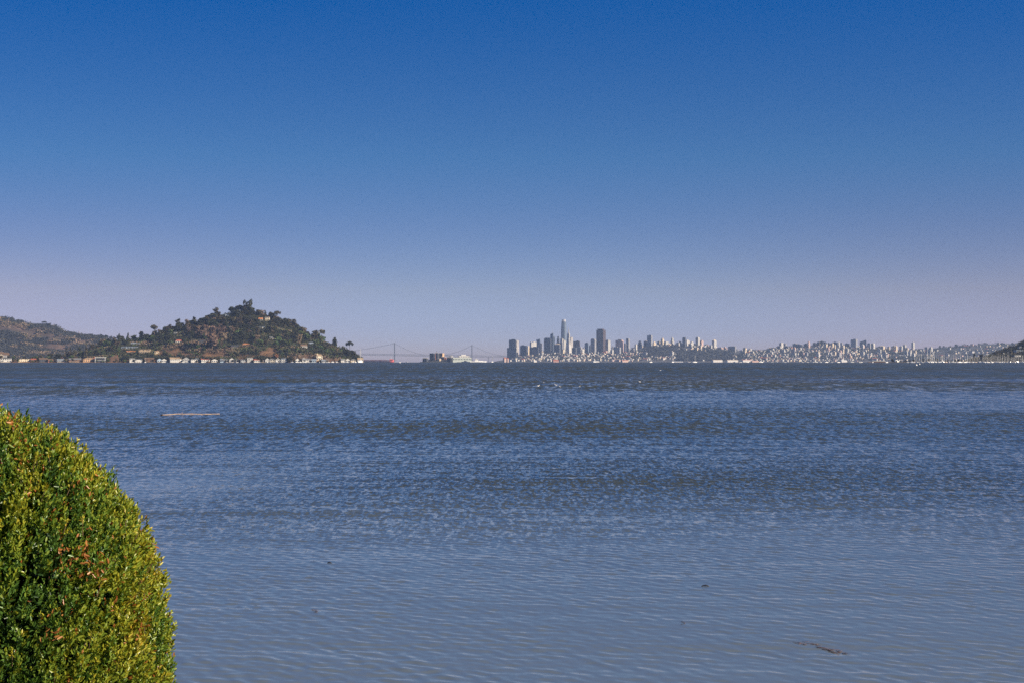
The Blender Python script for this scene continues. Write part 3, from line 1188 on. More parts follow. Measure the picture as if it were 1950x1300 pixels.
def tree(kind, mk, loc, h, w, label, group, v=None, name=None):
    cm, tm = tree_proto(kind, mk, rng.randrange(4) if v is None else v)
    t = thing(name or TNAME[kind], label, 'bush' if kind == 'bush' else 'tree', loc, rng.uniform(0, 6.28), group, (w, w, h))
    inst('crown', cm, t)
    inst('trunk', tm, t)
    return t


S_ISLE = 4600 / F      # metres per photo pixel on the island hill

# houses come first so the trees can be kept from hiding them; filled in below
KEEP = []              # (x0, x1, y0, y1) pixel boxes that stay clear


def tree_ok(px, base, h, w):
    for x0, x1, y0, y1 in KEEP:
        if px + w * 0.35 > x0 and px - w * 0.35 < x1 and base - h < y1 - 1 and base > y0 + 2:
            return False
    return True
# ------------------------------------------------------------------ houses of the near shores
GLASS = plain('window_glass', (0.03, 0.04, 0.055), 0.15, 0.1, 1, 0.6)
TRIM = plain('white_trim', (0.75, 0.74, 0.70), 0.6, 0.05, 1)
PAL = {
    'white': (0.66, 0.64, 0.59), 'cream': (0.70, 0.60, 0.44), 'tan': (0.45, 0.34, 0.22), 'orange': (0.60, 0.38, 0.22), 'brown': (0.16, 0.095, 0.06),
    'grey': (0.34, 0.35, 0.36), 'blue': (0.36, 0.44, 0.52), 'dark': (0.07, 0.07, 0.075), 'pink': (0.6, 0.4, 0.32), 'redbrown': (0.33, 0.13, 0.08), 'green': (0.46, 0.50, 0.45),
}
ROOFC = {'grey': (0.17, 0.175, 0.185), 'dark': (0.06, 0.06, 0.065), 'red': (0.36, 0.10, 0.055), 'tan': (0.33, 0.24, 0.15), 'brown': (0.15, 0.095, 0.06), 'white': (0.7, 0.69, 0.66),
         'slate': (0.22, 0.26, 0.31), 'orange': (0.45, 0.19, 0.08)}


def wallm(c):
    return plain('painted_wall_' + c, PAL[c], 0.8, 0.08, 0.4)


def roofm(c):
    return plain('roofing_' + c, ROOFC[c], 0.85, 0.15, 0.6)


def house(hill, px0, px1, ytop, ybase, wall, roof, style, label, group=None, rz=None, floors=None, extra=(), deep=None, name='house', D=None):
    """one house standing on the slope, filling the pixel box px0..px1, ytop..ybase"""
    pc = (px0 + px1) / 2
    p = hill.hit(pc, ybase) if D is None else Vector((PX(pc, D), D, PZ(ybase, D)))
    s = p.y / F
    rz = R_(rng.uniform(0, 26)) if rz is None else R_(rz)
    Wd = (px1 - px0) * s
    Ht = (ybase - ytop) * s
    dp = deep or min(max(Wd * 0.7, 6), 14)
    W2 = max(Wd / math.cos(rz) - dp * abs(math.sin(rz)) * 0.5, Wd * 0.6)
    rh = {'flat': 0.0, 'gable': 0.34, 'front': 0.40, 'hip': 0.28}[style] * Ht
    wh = Ht - rh
    t = thing(name, label, 'house', (p.x, p.y + dp / 2, p.z), rz, group)
    wm = wallm(wall)
    m = MB()
    m.box((0, 0, -3.5), (W2, dp, wh + 3.5))
    if style == 'gable':
        m.prism([(-W2 / 2, -dp / 2), (-W2 / 2 + .01, -dp / 2), (-W2 / 2 + .01, dp / 2), (-W2 / 2, dp / 2)], wh - .1, wh)
    m.build('wall', wm, t)
    rm = roofm(roof)
    r = MB()
    if style == 'flat':
        r.box((0, 0, wh + 0.003), (W2 + 1.2, dp + 1.2, 0.55))
    elif style == 'gable':
        r.gable((0, 0, wh + 0.003), (W2, dp, rh), 0, 0.6, 0, 'x')
    elif style == 'front':
        r.gable((0, 0.4, wh + 0.003), (W2, dp, rh), 0, 0.5, 0, 'y')
    else:
        r.hip((0, 0, wh + 0.003), (W2, dp, rh), 0, 0.7)
    ro = r.build('roof', rm, t)
    if style == 'front':
        g = MB()
        g.add([(-W2 / 2, -dp / 2, wh + .004), (W2 / 2, -dp / 2, wh + .004), (0, -dp / 2, wh + rh * 0.93), (-W2 / 2, -dp / 2 - .14, wh + .004), (W2 / 2, -dp / 2 - .14, wh + .004), (0, -dp / 2 - .14, wh + rh * 0.93)],
              [(3, 4, 5), (2, 1, 0), (0, 1, 4, 3), (1, 2, 5, 4), (2, 0, 3, 5)])
        g.build('gable', wm, t)
    if 'chimney' in extra:
        c = MB()
        c.box((W2 * 0.28, dp * 0.1, -rh * 0.2 + 0.2), (1.2, 1.2, rh + 2.2))
        c.build('chimney', wallm('redbrown'), ro, loc=(0, 0, wh))
    fl = floors or max(1, round(wh / 4.2))
    nb = max(2, min(6, round(W2 / 5.0)))
    fh = wh / fl
    ww = W2 / nb * 0.6
    wme = MB().box((0, 0, 0), (ww, 0.16, fh * 0.46)).mesh('window', GLASS)
    for i in range(fl):
        for k in range(nb):
            if rng.random() < 0.12:
                continue
            inst('window', wme, t, (-W2 / 2 + W2 * (k + 0.5) / nb, -dp / 2 - 0.02, i * fh + fh * 0.30))
    if 'right' in extra or W2 > 14:
        sw = MB().box((0, 0, 0), (0.16, dp * 0.3, fh * 0.42)).mesh('window', GLASS)
        for i in range(fl):
            inst('window', sw, t, (W2 / 2 + 0.02, 0, i * fh + fh * 0.3))
    if 'deck' in extra:
        d = MB()
        d.box((0, -dp / 2 - 1.7, fh * 0.02), (W2 * 0.95, 3.0, 0.3))
        for k in range(5):
            d.box((-W2 * 0.45 + W2 * 0.9 * k / 4, -dp / 2 - 2.9, -4.0), (0.35, 0.35, 4.0 + fh * 0.02 - 0.002))
        dk = d.build('deck', wallm('tan'), t)
        rl = MB()
        for k in range(9):
            rl.box((-W2 * 0.46 + W2 * 0.92 * k / 8, -dp / 2 - 3.12, 0), (0.12, 0.1, 1.2))
        rl.box((0, -dp / 2 - 3.12, 1.2), (W2 * 0.95, 0.16, 0.14))
        rl.build('railing', TRIM, dk, loc=(0, 0, fh * 0.02))
    if 'balcony' in extra:
        b = MB()
        b.box((0, -dp / 2 - 1.0, fh * 1.0 - 0.2), (W2 * 0.96, 1.9, 0.45))
        b.build('balcony', TRIM, t)
    if 'frame' in extra:      # bold white picture frame round the front
        b = MB()
        b.box((-W2 / 2 - 0.2, -dp / 2 - 0.6, -1), (1.0, 1.2, wh + 1))
        b.box((W2 / 2 + 0.2, -dp / 2 - 0.6, -1), (1.0, 1.2, wh + 1))
        b.box((0, -dp / 2 - 0.7, fh - 0.6), (W2 + 1.3, 1.3, 1.1))
        b.box((0, -dp / 2 - 0.7, wh - 0.9), (W2 + 1.3, 1.3, 1.1))
        b.build('porch_frame', TRIM, t)
    if 'tower' in extra:
        b = MB()
        b.box((-W2 * 0.3, 0.5, 0), (W2 * 0.22, W2 * 0.22, Ht * 1.06))
        tw = b.build('tower', wm, t)
        MB().hip((-W2 * 0.3, 0.5, Ht * 1.06 + .003), (W2 * 0.22, W2 * 0.22, Ht * 0.12), 0, 0.4, 0, 0.05).build('tower_roof', rm, tw)
    if 'dormers' in extra:
        for sx_ in (-0.3, 0.12):
            b = MB()
            b.box((W2 * sx_, -dp * 0.33, wh * 0.86), (W2 * 0.2, dp * 0.36, wh * 0.3))
            dm = b.build('dormer', wm, t)
            MB().gable((W2 * sx_, -dp * 0.33, wh * 1.16 + .003), (W2 * 0.2, dp * 0.36, wh * 0.16), 0, 0.2, 0, 'y').build('dormer_roof', rm, dm)
    KEEP.append((px0, px1, ytop, ybase))
    return t


GI = 'houses along the island shore'
GH = 'houses among the trees of the island hill'
# shoreline, far left end to the pointed tip of the island
SH = [
    (-8, 9, 668, 683, 'cream', 'brown', 'hip', 'tall cream hillside house with stepped storeys cut by the picture\'s left edge', ('balcony',)),
    (6, 16, 671, 685, 'white', 'brown', 'gable', 'narrow white three storey house beside the tall cream one at the shore\'s end', ()),
    (0, 20, 682, 689, 'white', 'grey', 'flat', 'low white waterside house under the tall cream house at the shore\'s end', ('deck',)),
    (33, 56, 683, 688, 'cream', 'tan', 'flat', 'long low cream bungalow on the flat shore below the hazy ridge', ()),
    (58, 68, 682, 688, 'brown', 'red', 'gable', 'small red roofed brown cottage right of the long cream bungalow', ()),
    (73, 89, 681, 689, 'dark', 'brown', 'gable', 'dark brown gabled house in front of dark trees on the low shore', ()),
    (90, 100, 683, 689, 'redbrown', 'brown', 'gable', 'small red brown boathouse between the dark gabled and the pale grey house', ()),
    (107, 125, 683, 689, 'grey', 'slate', 'gable', 'pale grey shingled bungalow with long ridge on the low shore', ('deck',)),
    (130, 153, 681.5, 689, 'brown', 'grey', 'gable', 'wide dark brown bungalow left of the orange arched house', ('deck',)),
    (157, 178, 681, 688.5, 'orange', 'tan', 'hip', 'peach coloured waterfront house with a hipped roof and dormers', ('dormers',)),
    (176, 183, 679, 687, 'redbrown', 'red', 'front', 'narrow red house squeezed between the peach house and the white framed house', ()),
    (181.5, 200, 680, 689, 'dark', 'white', 'flat', 'modern glass waterfront house with bold white frames round two storeys', ('frame', 'balcony')),
    (208, 226, 676.5, 688, 'brown', 'brown', 'front', 'dark brown shingled house with a steep front gable near a round tree', ('chimney',)),
    (246, 256, 682, 690, 'white', 'grey', 'flat', 'white boxy two storey waterfront house with an overhanging flat roof', ('deck',)),
    (256, 270, 684, 690, 'white', 'slate', 'flat', 'long low white flat roofed house joined to the boxy white one', ('deck',)),
    (274, 292, 680.5, 689, 'brown', 'brown', 'gable', 'brown timber waterfront house with wide eaves and white boats in front', ('deck',)),
    (298, 307, 682, 689, 'blue', 'slate', 'front', 'small pale blue gabled waterfront cottage', ('deck',)),
    (307, 317, 682.5, 689.5, 'white', 'grey', 'front', 'small white gabled cottage right of the pale blue one', ()),
    (322, 345, 680, 690, 'white', 'tan', 'gable', 'big white waterfront house under a broad tan roof', ('deck', 'chimney')),
    (348, 360, 680, 690, 'white', 'slate', 'front', 'tall narrow white house with a pointed front gable beside the tan roofed one', ()),
    (361, 378, 684, 690, 'white', 'grey', 'flat', 'long white single storey pier house with a row of windows', ('deck',)),
    (371, 381, 681, 687, 'dark', 'slate', 'gable', 'dark house with slate roof behind the long white pier house', ()),
    (381, 398, 681.5, 689.5, 'white', 'red', 'gable', 'white house with a red roof and white roof terrace on the water', ('balcony',)),
    (402, 414, 683, 689.5, 'white', 'white', 'front', 'white twin gabled cottage right of the red roofed terrace house', ('deck',)),
    (418, 433, 682.5, 689.5, 'blue', 'slate', 'gable', 'pale blue and white house with many windows on the shore', ('balcony',)),
    (436, 446, 681, 690, 'white', 'dark', 'front', 'white house with dark steep roof left of a dark boathouse', ('deck',)),
    (446, 455, 682.5, 690, 'dark', 'dark', 'gable', 'dark boathouse on the shore under the tan cliff\'s left side', ()),
    (457, 468, 684, 690, 'grey', 'grey', 'flat', 'low grey boathouse with a flat roof left of the white cube house', ('deck',)),
    (470, 481, 681, 689.5, 'white', 'white', 'flat', 'white cube shaped house with two chimneys left of the long red roof', ('chimney',)),
    (482, 504, 683, 689.8, 'white', 'red', 'gable', 'long white shore house under a bright red roof', ('deck',)),
    (505, 513, 681, 690, 'white', 'grey', 'front', 'white tall gabled house immediately right of the long red roof', ()),
    (514, 523, 682, 690, 'cream', 'grey', 'gable', 'cream house with grey roof in the white cluster below the tan cliff', ('balcony',)),
    (524, 533, 681, 690, 'white', 'dark', 'front', 'white house with dark gable in the cluster below the red bush', ('deck',)),
    (534, 546, 681, 690, 'white', 'slate', 'hip', 'white hipped house at the right end of the cluster below the tan cliff', ('balcony',)),
    (562, 570, 682, 690, 'white', 'white', 'front', 'small white gabled house right of the round shoreline tree', ()),
    (574, 590, 682, 690, 'white', 'grey', 'gable', 'white boathouse with a slim square tower on the shore', ('tower', 'deck')),
    (592, 602, 683, 690, 'blue', 'slate', 'gable', 'pale blue shore house below the cream villa\'s left side', ('deck',)),
    (612, 622, 684, 690, 'grey', 'slate', 'gable', 'grey boathouse below the cream villa\'s right side', ()),
    (625, 634, 682, 689.5, 'brown', 'dark', 'front', 'brown boathouse with dark gable between the villa and the tip', ()),
    (636, 646, 683, 689.5, 'brown', 'brown', 'gable', 'brown shore house right of the dark gabled boathouse', ('deck',)),
    (648, 657, 682.5, 689.8, 'white', 'grey', 'gable', 'white house with grey roof under the flat topped tree', ('deck',)),
    (658, 666, 682, 689.8, 'white', 'slate', 'front', 'white pointed house in the row nearing the island tip', ()),
    (667, 677, 683, 690, 'cream', 'grey', 'hip', 'cream hipped house second from the island\'s pointed tip', ('deck',)),
    (680, 691, 681, 690, 'white', 'tan', 'gable', 'white house standing last at the very tip of the island', ('deck',)),
]
for a in SH:
    house(ISLE, a[0], a[1], a[2], a[3], a[4], a[5], a[6], a[7], GI, extra=a[8])
HH = [
    (185, 206, 661, 665, 'orange', 'orange', 'gable', 'long low house with terracotta roof on the left shoulder of the island hill', ()),
    (206, 216, 663, 668, 'white', 'white', 'front', 'small white gabled house beside the terracotta roofed one on the left shoulder', ()),
    (231, 262, 660, 667, 'blue', 'slate', 'flat', 'long low blue grey house with a wide flat roof on the left shoulder', ()),
    (249, 266, 652, 659, 'grey', 'slate', 'gable', 'grey gabled house above the long flat roofed one', ()),
    (240, 257, 667.5, 674, 'redbrown', 'orange', 'gable', 'long red brown house below the wide flat roof', ('balcony',)),
    (264, 285, 665, 676, 'tan', 'tan', 'flat', 'big tan house with three rows of balconies on the left shoulder', ('balcony',)),
    (272, 283, 649, 655, 'brown', 'brown', 'gable', 'brown house half buried in trees above the big tan house', ()),
    (293, 302, 668, 673, 'cream', 'tan', 'gable', 'small cream house with a white chimney above the brown shore house', ('chimney',)),
    (332, 347, 646.5, 656, 'white', 'red', 'hip', 'white house with a red hipped roof above the rusty bare slope', ('balcony',)),
    (330, 352, 633, 637, 'grey', 'grey', 'flat', 'grey house with a long thin flat roof in dark trees left of centre slope', ()),
    (342, 350, 637, 642, 'cream', 'grey', 'gable', 'small cream house under the long thin flat roof', ()),
    (363, 372, 645.5, 652, 'tan', 'dark', 'gable', 'small tan house in trees right of the red hipped roof', ()),
    (378, 391, 647, 656, 'dark', 'brown', 'flat', 'dark wooden house with rows of pale windows in the mid slope trees', ('balcony',)),
    (399, 411, 626, 632, 'white', 'slate', 'gable', 'white house behind the tall leafless trees', ()),
    (428, 440, 599, 605, 'grey', 'slate', 'gable', 'pale grey house near the left crest just under the skyline trees', ()),
    (438, 456, 657, 666, 'dark', 'dark', 'flat', 'dark flat roofed house with white windows on the orange slope', ('balcony',)),
    (440, 454, 667, 671.5, 'cream', 'tan', 'flat', 'low cream terrace house under the dark flat roofed one', ()),
    (461, 475, 653.5, 662, 'orange', 'orange', 'hip', 'orange house with a hipped tile roof left of the tan cliff', ()),
    (470, 477, 646, 651, 'white', 'grey', 'gable', 'small white house just above the orange tiled house', ()),
    (491, 500, 605, 613, 'white', 'orange', 'gable', 'white house with an orange roof near the summit\'s right side', ('balcony',)),
    (504.5, 513, 604.5, 614, 'cream', 'white', 'flat', 'tall cream block house with a white chimney beside the orange roofed one', ('chimney',)),
    (491, 505, 621.5, 627, 'white', 'slate', 'gable', 'long white house under the orange roofed summit house', ()),
    (501, 507, 639.5, 643.5, 'white', 'white', 'front', 'tiny white gabled house mid slope above the tan cliff', ()),
    (513, 521, 641, 649, 'white', 'grey', 'gable', 'white house on stilts right of the tiny gabled one', ('balcony',)),
    (529, 536, 626, 631, 'cream', 'grey', 'flat', 'pale box house below the round crowned skyline tree', ()),
    (548, 555, 628, 633.5, 'cream', 'tan', 'hip', 'cream house high on the right slope below the dark skyline wood', ()),
    (558, 565, 655, 660, 'grey', 'slate', 'gable', 'small grey house lower on the right slope', ()),
    (571, 584, 655.5, 665, 'white', 'brown', 'gable', 'white house with brown roof mid height on the right slope', ('balcony',)),
    (587, 596, 651.5, 659, 'blue', 'slate', 'gable', 'blue grey house right of and above the brown roofed white one', ()),
    (601, 613.5, 674, 685, 'cream', 'tan', 'hip', 'large cream villa with a square tower above the shore', ('tower', 'balcony')),
    (623, 635, 645.5, 650, 'dark', 'dark', 'flat', 'dark flat roofed house on the descending right skyline', ()),
    (632, 639, 655, 661.5, 'cream', 'tan', 'front', 'cream gabled house on the descending right shoulder', ()),
]
for a in HH:
    house(ISLE, a[0], a[1], a[2], a[3], a[4], a[5], a[6], a[7], GH, extra=a[8])
# houses on the headland behind the marina
HD = [
    (1933, 1950, 666.5, 672, 'blue', 'slate', 'flat', 'pale blue house with a long flat roof high on the right headland', ('balcony',)),
    (1941, 1957, 660, 664, 'grey', 'slate', 'flat', 'grey house in dark trees at the top of the right headland', ()),
    (1919, 1927, 670.5, 675, 'white', 'grey', 'gable', 'white gabled house behind masts on the right headland', ()),
    (1911, 1917, 672, 676, 'blue', 'white', 'gable', 'small light blue house left of the white gabled one on the headland', ()),
    (1932, 1944, 676, 682, 'white', 'grey', 'flat', 'white flat roofed block low on the right headland', ()),
    (1878, 1889, 673.5, 679, 'cream', 'white', 'gable', 'building with a large pale sloping roof behind the masts', ()),
    (1848, 1860, 682.5, 685.5, 'white', 'white', 'flat', 'long white boat shed behind the left part of the marina', ()),
]
for a in HD:
    house(HEAD, a[0], a[1], a[2], a[3], a[4], a[5], a[6], a[7], 'buildings behind the marina', extra=a[8])

# ------------------------------------------------------------------ trees, special ones first
def sp_tree(kind, mk, px, ytop, ybase, wpx, label, hill=ISLE, group=None, v=0, name=None):
    p = hill.hit(px, ybase)
    s = p.y / F
    h = (ybase - ytop) * s
    wf = {'round': 0.85, 'tall': 0.6, 'cone': 0.45, 'umbrella': 0.85, 'bare': 0.65, 'bush': 1.2}[kind]
    return tree(kind, mk, p, h, wpx * s / wf, label, group, v, name)


sp_tree('tall', 'dark', 476.5, 568.5, 600, 13, 'tallest dark tree standing on the island summit', v=1)
sp_tree('umbrella', 'dark', 466.5, 570.5, 600, 9, 'slim airy tree left of the tallest summit tree', v=0)
sp_tree('umbrella', 'olive', 527.5, 591.5, 614, 15, 'mushroom shaped tree with sky under its crown right of the summit')
sp_tree('umbrella', 'dark', 666, 646.5, 671, 16, 'lone flat topped tree on the low right shoulder of the island')
sp_tree('round', 'dark', 637, 639.5, 663, 13, 'big round dark tree on the skyline left of the lone flat topped one')
sp_tree('tall', 'olive', 602, 629, 653, 12, 'wispy forked tree on the right skyline, left one of two', v=2)
sp_tree('umbrella', 'olive', 613, 627.5, 655, 17, 'wispy wind bent tree on the right skyline, right one of two', v=3)
sp_tree('umbrella', 'olive', 294, 619, 645, 19, 'airy open crowned tree on the left skyline of the island hill', v=2)
sp_tree('cone', 'dark', 505, 590.5, 606, 7, 'pointed conifer between the summit and the mushroom shaped tree')
sp_tree('round', 'dark', 514, 592, 608, 11, 'round dark tree touching the pointed conifer on the skyline')
sp_tree('cone', 'dark', 368.5, 602.5, 622, 11, 'dark conifer poking from the left skyline of the island hill')
sp_tree('cone', 'olive', 164, 654, 683, 9, 'tallest shoreline conifer in front of the hazy ridge')
sp_tree('cone', 'dark', 244, 634, 660, 11, 'pale tipped conifer on the left shoulder above the long flat roof')
sp_tree('cone', 'dark', 227, 635.5, 662, 10, 'dark conifer on the left shoulder, left of the pale tipped one', v=1)
sp_tree('round', 'dark', 553, 676, 690, 15, 'round dark tree on the shore between white clusters')
sp_tree('round', 'green', 213, 673, 684, 11, 'round light green tree beside the brown shingled house')
sp_tree('bush', 'rust', 528, 671, 684, 13, 'dark red bush on the foot of the tan cliff')
sp_tree('cone', 'green', 490.5, 662, 676, 3.5, 'bright yellow green poplar left of the tan cliff')
sp_tree('tall', 'tan', 404, 617, 668, 30, 'tallest leafless tan tree standing mid slope', v=3)

for k_, mk_, px_, yt_, w_, lab_ in (
        ('round', 'green', 26, 676, 9, 'green tree behind the left end of the long cream bungalow'), ('round', 'dark', 62, 677, 8, 'dark tree behind the small red roofed cottage'),
        ('round', 'olive', 78, 674, 12, 'broad olive tree behind the dark gabled house'), ('round', 'dark', 96, 671, 14, 'large dark round tree left of the grey shingled bungalow'),
        ('tall', 'olive', 108, 675, 8, 'slim olive tree behind the grey shingled bungalow'), ('cone', 'dark', 126, 662, 7, 'first dark conifer from the left in the row above the brown house'),
        ('cone', 'dark', 134, 661, 8, 'dark conifer second from the left in the row above the brown house'), ('round', 'olive', 142, 665, 10, 'olive rounded tree between conifers above the brown house'),
        ('tall', 'dark', 151, 659, 10, 'tall dark tree left of the tallest shoreline conifer'), ('round', 'dark', 158, 668, 10, 'dark tree behind the left corner of the peach house'),
        ('round', 'rust', 116, 677, 7, 'rusty red tree right of the grey shingled bungalow'), ('round', 'dark', 172, 669, 11, 'dark tree behind the right corner of the peach house'),
        ('round', 'dark', 236, 676, 15, 'dark broad tree between the brown gabled house and the white boxy one'), ('round', 'green', 229, 679, 9, 'lighter green tree left of the dark broad one on the shore')):
    sp_tree(k_, mk_, px_, yt_, min(683.4, 690) if px_ < 200 else 687, w_, lab_, ISLE, None, 1)
for q_ in ((655, 656, 680, 12, 'round'), (672, 664, 684, 13, 'round'), (663, 662, 682, 13, 'round'), (680, 672, 687, 9, 'bush')):
    sp_tree(q_[4], 'dark', q_[0], q_[1], q_[2], q_[3], 'dark tree massed around the stem of the lone flat topped one', ISLE, 'trees around the lone flat topped tree', 2)
for i in range(58):
    px_ = rng.uniform(243, 690)
    if any(x0 + 2.5 < px_ < x1 - 2.5 for x0, x1, y0, y1 in KEEP if y1 > 687) and rng.random() < 0.8:
        continue
    hh_ = rng.uniform(3.5, 7)
    sp_tree(rng.choice(['bush', 'round']), rng.choice(['dark', 'dark', 'olive']), px_, 689.4 - hh_, 689.4, hh_ * 1.0, 'dark shrub filling a gap in the row of island shore houses', ISLE, 'shrubs between the island shore houses', 2)
for i in range(34):
    px_ = 4 + i * 7.3 + rng.uniform(-2.5, 2.5)
    if any(x0 + 1.5 < px_ < x1 - 1.5 for x0, x1, y0, y1 in KEEP if y1 > 684) and rng.random() < 0.75:
        continue
    hh_ = rng.uniform(4, 8)
    sp_tree(rng.choice(['bush', 'round']), rng.choice(['dark', 'green', 'olive']), px_, 689 - hh_, 689, hh_ * 1.1, 'garden shrub at the water\'s edge between the low bungalows', ISLE, 'shrubs between the bungalows of the left shore', 1)
BARE = [(330, 670, 28, 11), (368, 677, 22, 6), (402, 677, 18, 6), (425, 674, 11, 9), (500, 674, 9, 7), (515, 671, 14, 11), (585, 680, 9, 6), (300, 674, 10, 7), (460, 680, 12, 6), (480, 678, 10, 5), (610, 684, 30, 3)]


def bare(px, py):
    return any(((px - x) / a) ** 2 + ((py - y) / b) ** 2 < 1 for x, y, a, b in BARE)


ZONES = [
    (lambda x, y: y < 612, 'dark tree crowding the top of the island hill', 'trees on the island hilltop'),
    (lambda x, y: x < 290, 'dark tree on the low left shoulder of the island hill', 'trees on the left shoulder of the island'),
    (lambda x, y: x < 470, 'tree on the middle of the island hill\'s left slope', 'trees on the left slope of the island'),
    (lambda x, y: True, 'tree on the island hill\'s long right slope', 'trees on the right slope of the island'),
]
cand = []
tries = 0
while len(cand) < 440 and tries < 40000:
    tries += 1
    px = rng.uniform(172, 688)
    top = lerp_prof(ISLE.prof, px)
    if top > 685:
        continue
    base = rng.uniform(top + 0.5, 681)
    if bare(px, base) or (base > 668 and rng.random() < 0.5):
        continue
    hgt = rng.uniform(9, 17) * (0.75 if base > 664 else 1.0) * (0.6 if px > 640 else 1)
    wid = hgt * rng.uniform(0.95, 1.4)
    if not tree_ok(px, base, hgt, wid):
        continue
    if any(abs(px - c[0]) < 4.2 and abs(base - c[1]) < 3.0 for c in cand):
        continue
    cand.append((px, base, hgt, wid))
for px, base, hgt, wid in cand:
    u = rng.random()
    tan_zone = 375 < px < 445 and 630 < base < 672
    if tan_zone and u < 0.5:
        kind, mk = 'bare', 'tan'
    elif u < 0.52:
        kind, mk = 'round', 'dark'
    elif u < 0.66:
        kind, mk = 'tall', 'olive'
    elif u < 0.72:
        kind, mk = 'tall', 'dark'
    elif u < 0.75:
        kind, mk = 'cone', 'dark'
    elif u < 0.95:
        kind, mk = 'round', 'green' if base > 640 else 'olive'
    else:
        kind, mk = 'bare', 'tan'
    wf = {'round': 0.85, 'tall': 0.6, 'cone': 0.45, 'umbrella': 0.85, 'bare': 0.65, 'bush': 1.2}[kind]
    p = ISLE.hit(px, base)
    s = p.y / F
    h = hgt * s * (1.25 if kind in ('tall', 'bare') else 1)
    w = min(wid * s / wf * (0.8 if kind in ('tall', 'cone', 'bare') else 1), h * 1.4)
    if kind == 'bare':
        lb, gr = 'leafless tan tree among the tall bare ones on the island hill', 'bare tan trees on the island hill'
    else:
        lb, gr = next((l, g) for f, l, g in ZONES if f(px, base))
    tree(kind, mk, p, h, w, lb, gr)

# low shore on the far left: garden trees behind the bungalows
for i in range(46):
    px = -20 + i * 5.6 + rng.uniform(-2.5, 2.5)
    base = rng.uniform(684, 687.5) if px < 130 else rng.uniform(679, 686)
    hgt = rng.uniform(7, 13) if px < 105 else rng.uniform(9, 19)
    if 20 < px < 60:
        hgt *= 0.55
    kind = rng.choice(['round', 'round', 'tall', 'cone'] if px > 110 else ['round', 'round', 'tall', 'bush'])
    mk = rng.choice(['dark', 'olive', 'green', 'green', 'rust' if rng.random() < 0.4 else 'dark'])
    if not tree_ok(px, base, hgt, hgt * 0.8):
        base, D = None, 4560
        p = Vector((PX(px, D), D, ISLE.z(px, D)))
    else:
        p = ISLE.hit(px, base)
    s = p.y / F
    tree(kind, mk, p, hgt * s, hgt * s * 1.1, 'garden tree standing behind the low bungalows of the left shore', 'garden trees along the low left shore', name='garden_tree' if kind != 'bush' else None)

# hillside scrub: nobody could count it
def scrub(name, hill, n, x0, x1, ylo, size, mats, label, seed, avoid_bare=True, clump=0.0):
    r = np.random.default_rng(seed)
    pts, tries = [], 0
    while len(pts) < n and tries < n * 4:
        tries += 1
        px = r.uniform(x0, x1)
        top = lerp_prof(hill.prof, px)
        if top > ylo - 1:
            continue
        py = r.uniform(top + 0.3, ylo)
        if avoid_bare and bare(px, py) and r.random() < 0.95:
            continue
        h_ = hill.hit(px, py)
        if clump and vn1(h_.x / 130 + 300, h_.y / 130, seed) * 0.6 + vn1(h_.x / 45 + 300, h_.y / 45, seed + 1) * 0.4 < clump:
            continue
        pts.append(h_)
    P = np.array([tuple(p) for p in pts])
    k = 26
    c = np.repeat(P, k, 0) + r.normal(size=(len(P) * k, 3)) * np.array([size, size, size * 0.45]) * 0.55
    c[:, 2] += size * 0.3
    co, f = leaf_cloud([(0, 0, 0, 0, 0)], len(c), size * 0.22, seed)
    co += np.repeat(c, 4, 0)
    tn_ = np.array([vn1(p[0] / 55 + 300, p[1] / 30, seed + 3) for p in P]) + r.normal(0, 0.09, len(P))
    mi = np.repeat(np.clip(((tn_ - 0.15) / 0.7 * len(mats)).astype(int), 0, len(mats) - 1), k)
    o = bpy.data.objects.new(name, np_mesh(name, co, f, mats, False, mi=mi))
    COL.objects.link(o)
    tag(o, label, None, None, 'stuff')


scrub('undergrowth', ISLE, 10500, 170, 690, 685, 8.0, [CM['dark'], CM['dark'], CM['dark'], CM['dark'], CM['dark'], CM['olive'], CM['green'], CM['olive'], CM['tan']], 'low brush and ivy between the trees of the island hill', 61)
scrub('undergrowth', RIDGE, 6000, -60, 330, 684, 15.0, [CM['far'], CM['far'], CM['far'], CM['far'], CM['olive'], CM['tan']], 'dark scrub covering the hazy ridge behind the shore', 62, False, 0.43)
scrub('undergrowth', HEAD, 1700, 1840, 2040, 687, 7.0, [CM['dark'], CM['dark'], CM['dark'], CM['olive']], 'dark brush on the right headland', 63, False)

# ridge trees
GRT = 'trees on the hazy ridge'
sp_tree('umbrella', 'far', 83.5, 611.5, 622, 12, 'largest flat topped tree breaking the hazy ridge skyline', RIDGE, None, 1)
for i in range(150):
    px = rng.uniform(-30, 300)
    top = lerp_prof(RIDGE.prof, px)
    base = top + 1.5 if i < 44 else rng.uniform(top + 3, 683)
    p = RIDGE.hit(px, base)
    hgt = rng.uniform(4.5, 8.5) * p.y / F
    tree('round', 'far', p, hgt, hgt * 1.35, 'small round tree on the crest of the hazy ridge' if i < 44 else 'dark oak on the slope of the hazy ridge', 'trees on the ridge crest' if i < 44 else GRT, name='oak_tree')

